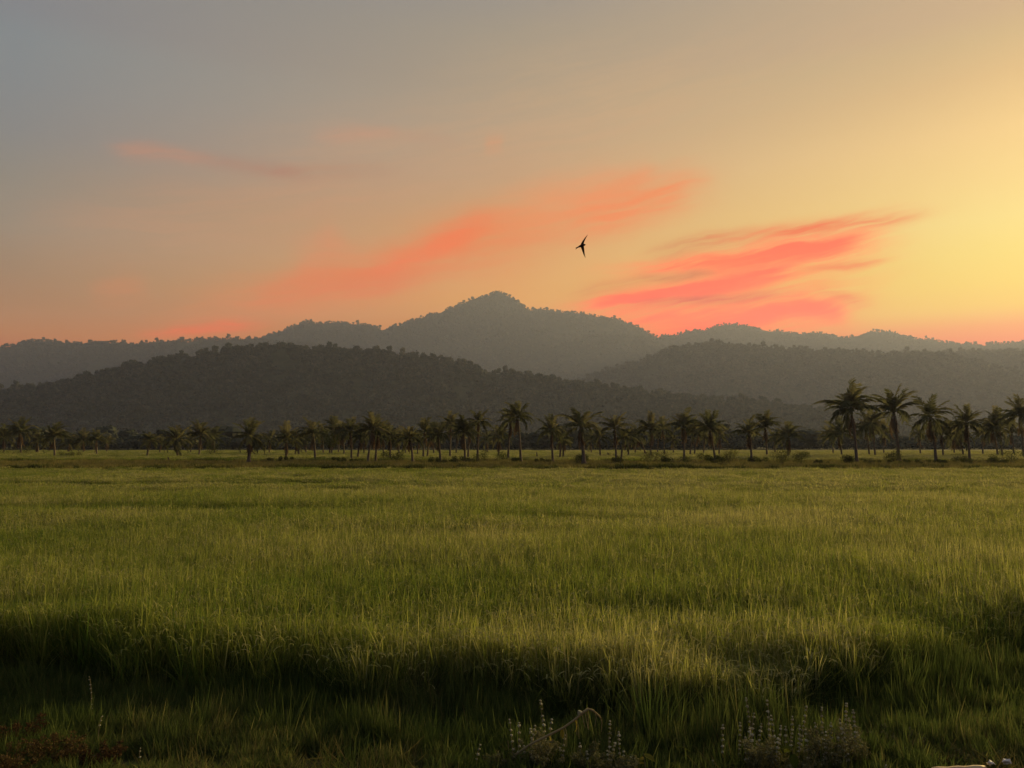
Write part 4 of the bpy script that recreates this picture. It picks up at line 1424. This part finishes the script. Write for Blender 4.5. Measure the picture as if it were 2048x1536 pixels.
clump(1690, 1380, 8.9, 30, .5, .010, .7, 'tall grass clump at the margin of the rice on the right', yellow=.5, radius=.1)
clump(480, 1520, 7.1, 90, .2, .008, 1.3, 'low tangled grass clump at the bottom left with dark gaps', yellow=.5, radius=.25)


def red_weed(px, py, dist, r, h, label, hue=.3, mat=None, name='reddish_weed', group='reddish dry weeds at the lower left', nt_=30):
    mat = mat or REDW
    p = at(px, py, dist)
    rd_ = random.Random(px)
    root = empty(name, (p.x, dist, float(ground_z(p.x, dist)) - .02))
    tag(root, label, 'weed', group)
    st = MB()
    b = MB()
    for k in range(nt_):
        a = rd_.uniform(0, 6.28)
        q = r * math.sqrt(rd_.random())
        tip = Vector((q * math.cos(a), q * math.sin(a), h * rd_.uniform(.5, 1.1)))
        m_ = Vector((tip.x * .5, tip.y * .5, tip.z * .6))
        st.tube([(0, 0, 0), m_, tip], [.004, .003, .0015], 3, .4, False)
        for f in np.linspace(.3, 1, 9):
            c = (m_ * (1 - f) * 2 * f + tip * f) if f < 1 else tip
            leafy(b, rd_, c, .035, 7, .013, hue)
    mesh_obj('stem', st.mesh('stem', mat), root)
    mesh_obj('foliage', b.mesh('foliage', mat), root)


red_weed(30, 1460, 7.9, .28, .36, 'dark red weed bush at the left edge, highest of the reddish ones', .1)
red_weed(110, 1490, 7.5, .30, .30, 'brownish weed bush right of the dark red one at lower left', .55)
red_weed(20, 1525, 7.1, .22, .26, 'grey brown weed bush in the bottom left corner', .75)
red_weed(200, 1500, 7.35, .2, .24, 'dark reddish weed bush left of the fluffy grass clump', .25)
red_weed(1890, 1510, 7.15, .2, .12, 'low dull red weed patch behind the pale pole at lower right', .15)

BROWNW = leaf_material('brown_weed', (.075, .084, .038), (.15, .15, .078), (.28, .26, .155), trans=.25, use_tint=False, rnd=.3)
for px, py, di, r, h, lb, hu in [
    (1655, 1500, 7.3, .24, .42, 'bushy brown dried weed filling the right side of the bottom right clump', .6), (1705, 1500, 7.4, .17, .40, 'narrow bushy brown weed at the right end of the bottom right clump', .55),
    (1520, 1515, 7.3, .20, .34, 'bushy brown weed at the left of the bottom right clump', .55), (1590, 1520, 7.15, .22, .22, 'low bushy weed at the middle of the bottom right clump', .45),
    (1085, 1510, 7.35, .22, .34, 'bushy brown weed under the tallest stalk of the bottom centre clump', .5), (1185, 1515, 7.3, .22, .27, 'bushy olive weed below the hook of the bent dry stalk', .35),
    (1250, 1525, 7.2, .16, .22, 'low bushy weed beside the yellow leaved weed at bottom centre', .4), (1000, 1520, 7.25, .14, .2, 'small bushy weed at the left end of the bottom centre clump', .35),
    (1800, 1460, 7.9, .3, .22, 'low brown weed mat on the right verge', .5), (1960, 1490, 7.4, .28, .18, 'low green brown weed mat near the right edge of the verge', .25)]:
    red_weed(px, py, di, r, h, lb, hu, BROWNW, 'brown_weed', 'bushy brown weeds on the verge')

# ------------------------------------------------------------------ pole and white scraps at the lower right
PALEW = plain_material('pale_wood', (.50, .36, .22), (.66, .52, .34), 9, .7, .25, (1, 1, 6))
p0, p1 = at(1866, 1536, 6.75), at(1970, 1534, 6.8)
zp = max(p0.z, p1.z)
b = MB()
q = p1 - p0
n = 10
pts = [Vector((q.x * (i / n) * 1.0 - 0.0, q.y * i / n, 2 * .0012 * math.sin(i * 1.7))) for i in range(n + 1)]
pts = [pts[0] - Vector((.014, 0, .004))] + pts
b.tube(pts, [.020, .030, .031, .031, .030, .030, .031, .030, .030, .030, .029, .027], 10, .5)
o = mesh_obj('wooden_pole', b.mesh('wooden_pole', PALEW, True), None, (p0.x, p0.y, zp - .026))
tag(o, 'short pale peeled wooden pole lying in the grass at the lower right corner', 'wooden pole')
pole_z = float(ground_z(p0.x, p0.y))
WHITE = plain_material('white_scrap', (.62, .60, .62), (.78, .76, .77), 20, .6, .3)


def scrap(px, py, dist, r, label, seed):
    random.seed(seed)
    p = at(px, py, dist)
    b = MB()
    b.ball((0, 0, 0), r, .5, .45, 7, 5, .6)
    b.ball((r * .5, .01, -r * .5), r * .6, .5, .5, 6, 4, .4)
    o = mesh_obj('white_scrap', b.mesh('white_scrap', WHITE), None, p, (.4, .5, seed))
    tag(o, label, 'scrap', 'white scraps beside the pole')


scrap(1982, 1526, 6.8, .030, 'crumpled white scrap touching the right end of the pale pole', 1)
scrap(2015, 1523, 6.85, .033, 'crumpled white scrap right of the pole, nearest the photograph edge', 2)

for px, py, di, n, h, lb in [
    (1085, 1500, 7.45, 90, .34, 'dry brown grass tangle at the heart of the bottom centre clump'), (1180, 1515, 7.3, 80, .28, 'dry brown grass tangle under the bend of the hooked dry stalk'),
    (1650, 1515, 7.25, 130, .34, 'dry brown stems filling the right half of the bottom right clump'), (1520, 1515, 7.25, 70, .30, 'dry brown stems filling the left half of the bottom right clump'),
    (1760, 1400, 8.8, 80, .45, 'brownish dead grass clump between the rice margin and the right verge'), (1900, 1360, 9.6, 90, .5, 'brownish dead grass thicket below the rice margin at the right')]:
    clump(px, py, di, n, h, .0055, 1.5, lb, DRYG, .45, .24, .45, 'dry_grass_clump', 'dry grass')
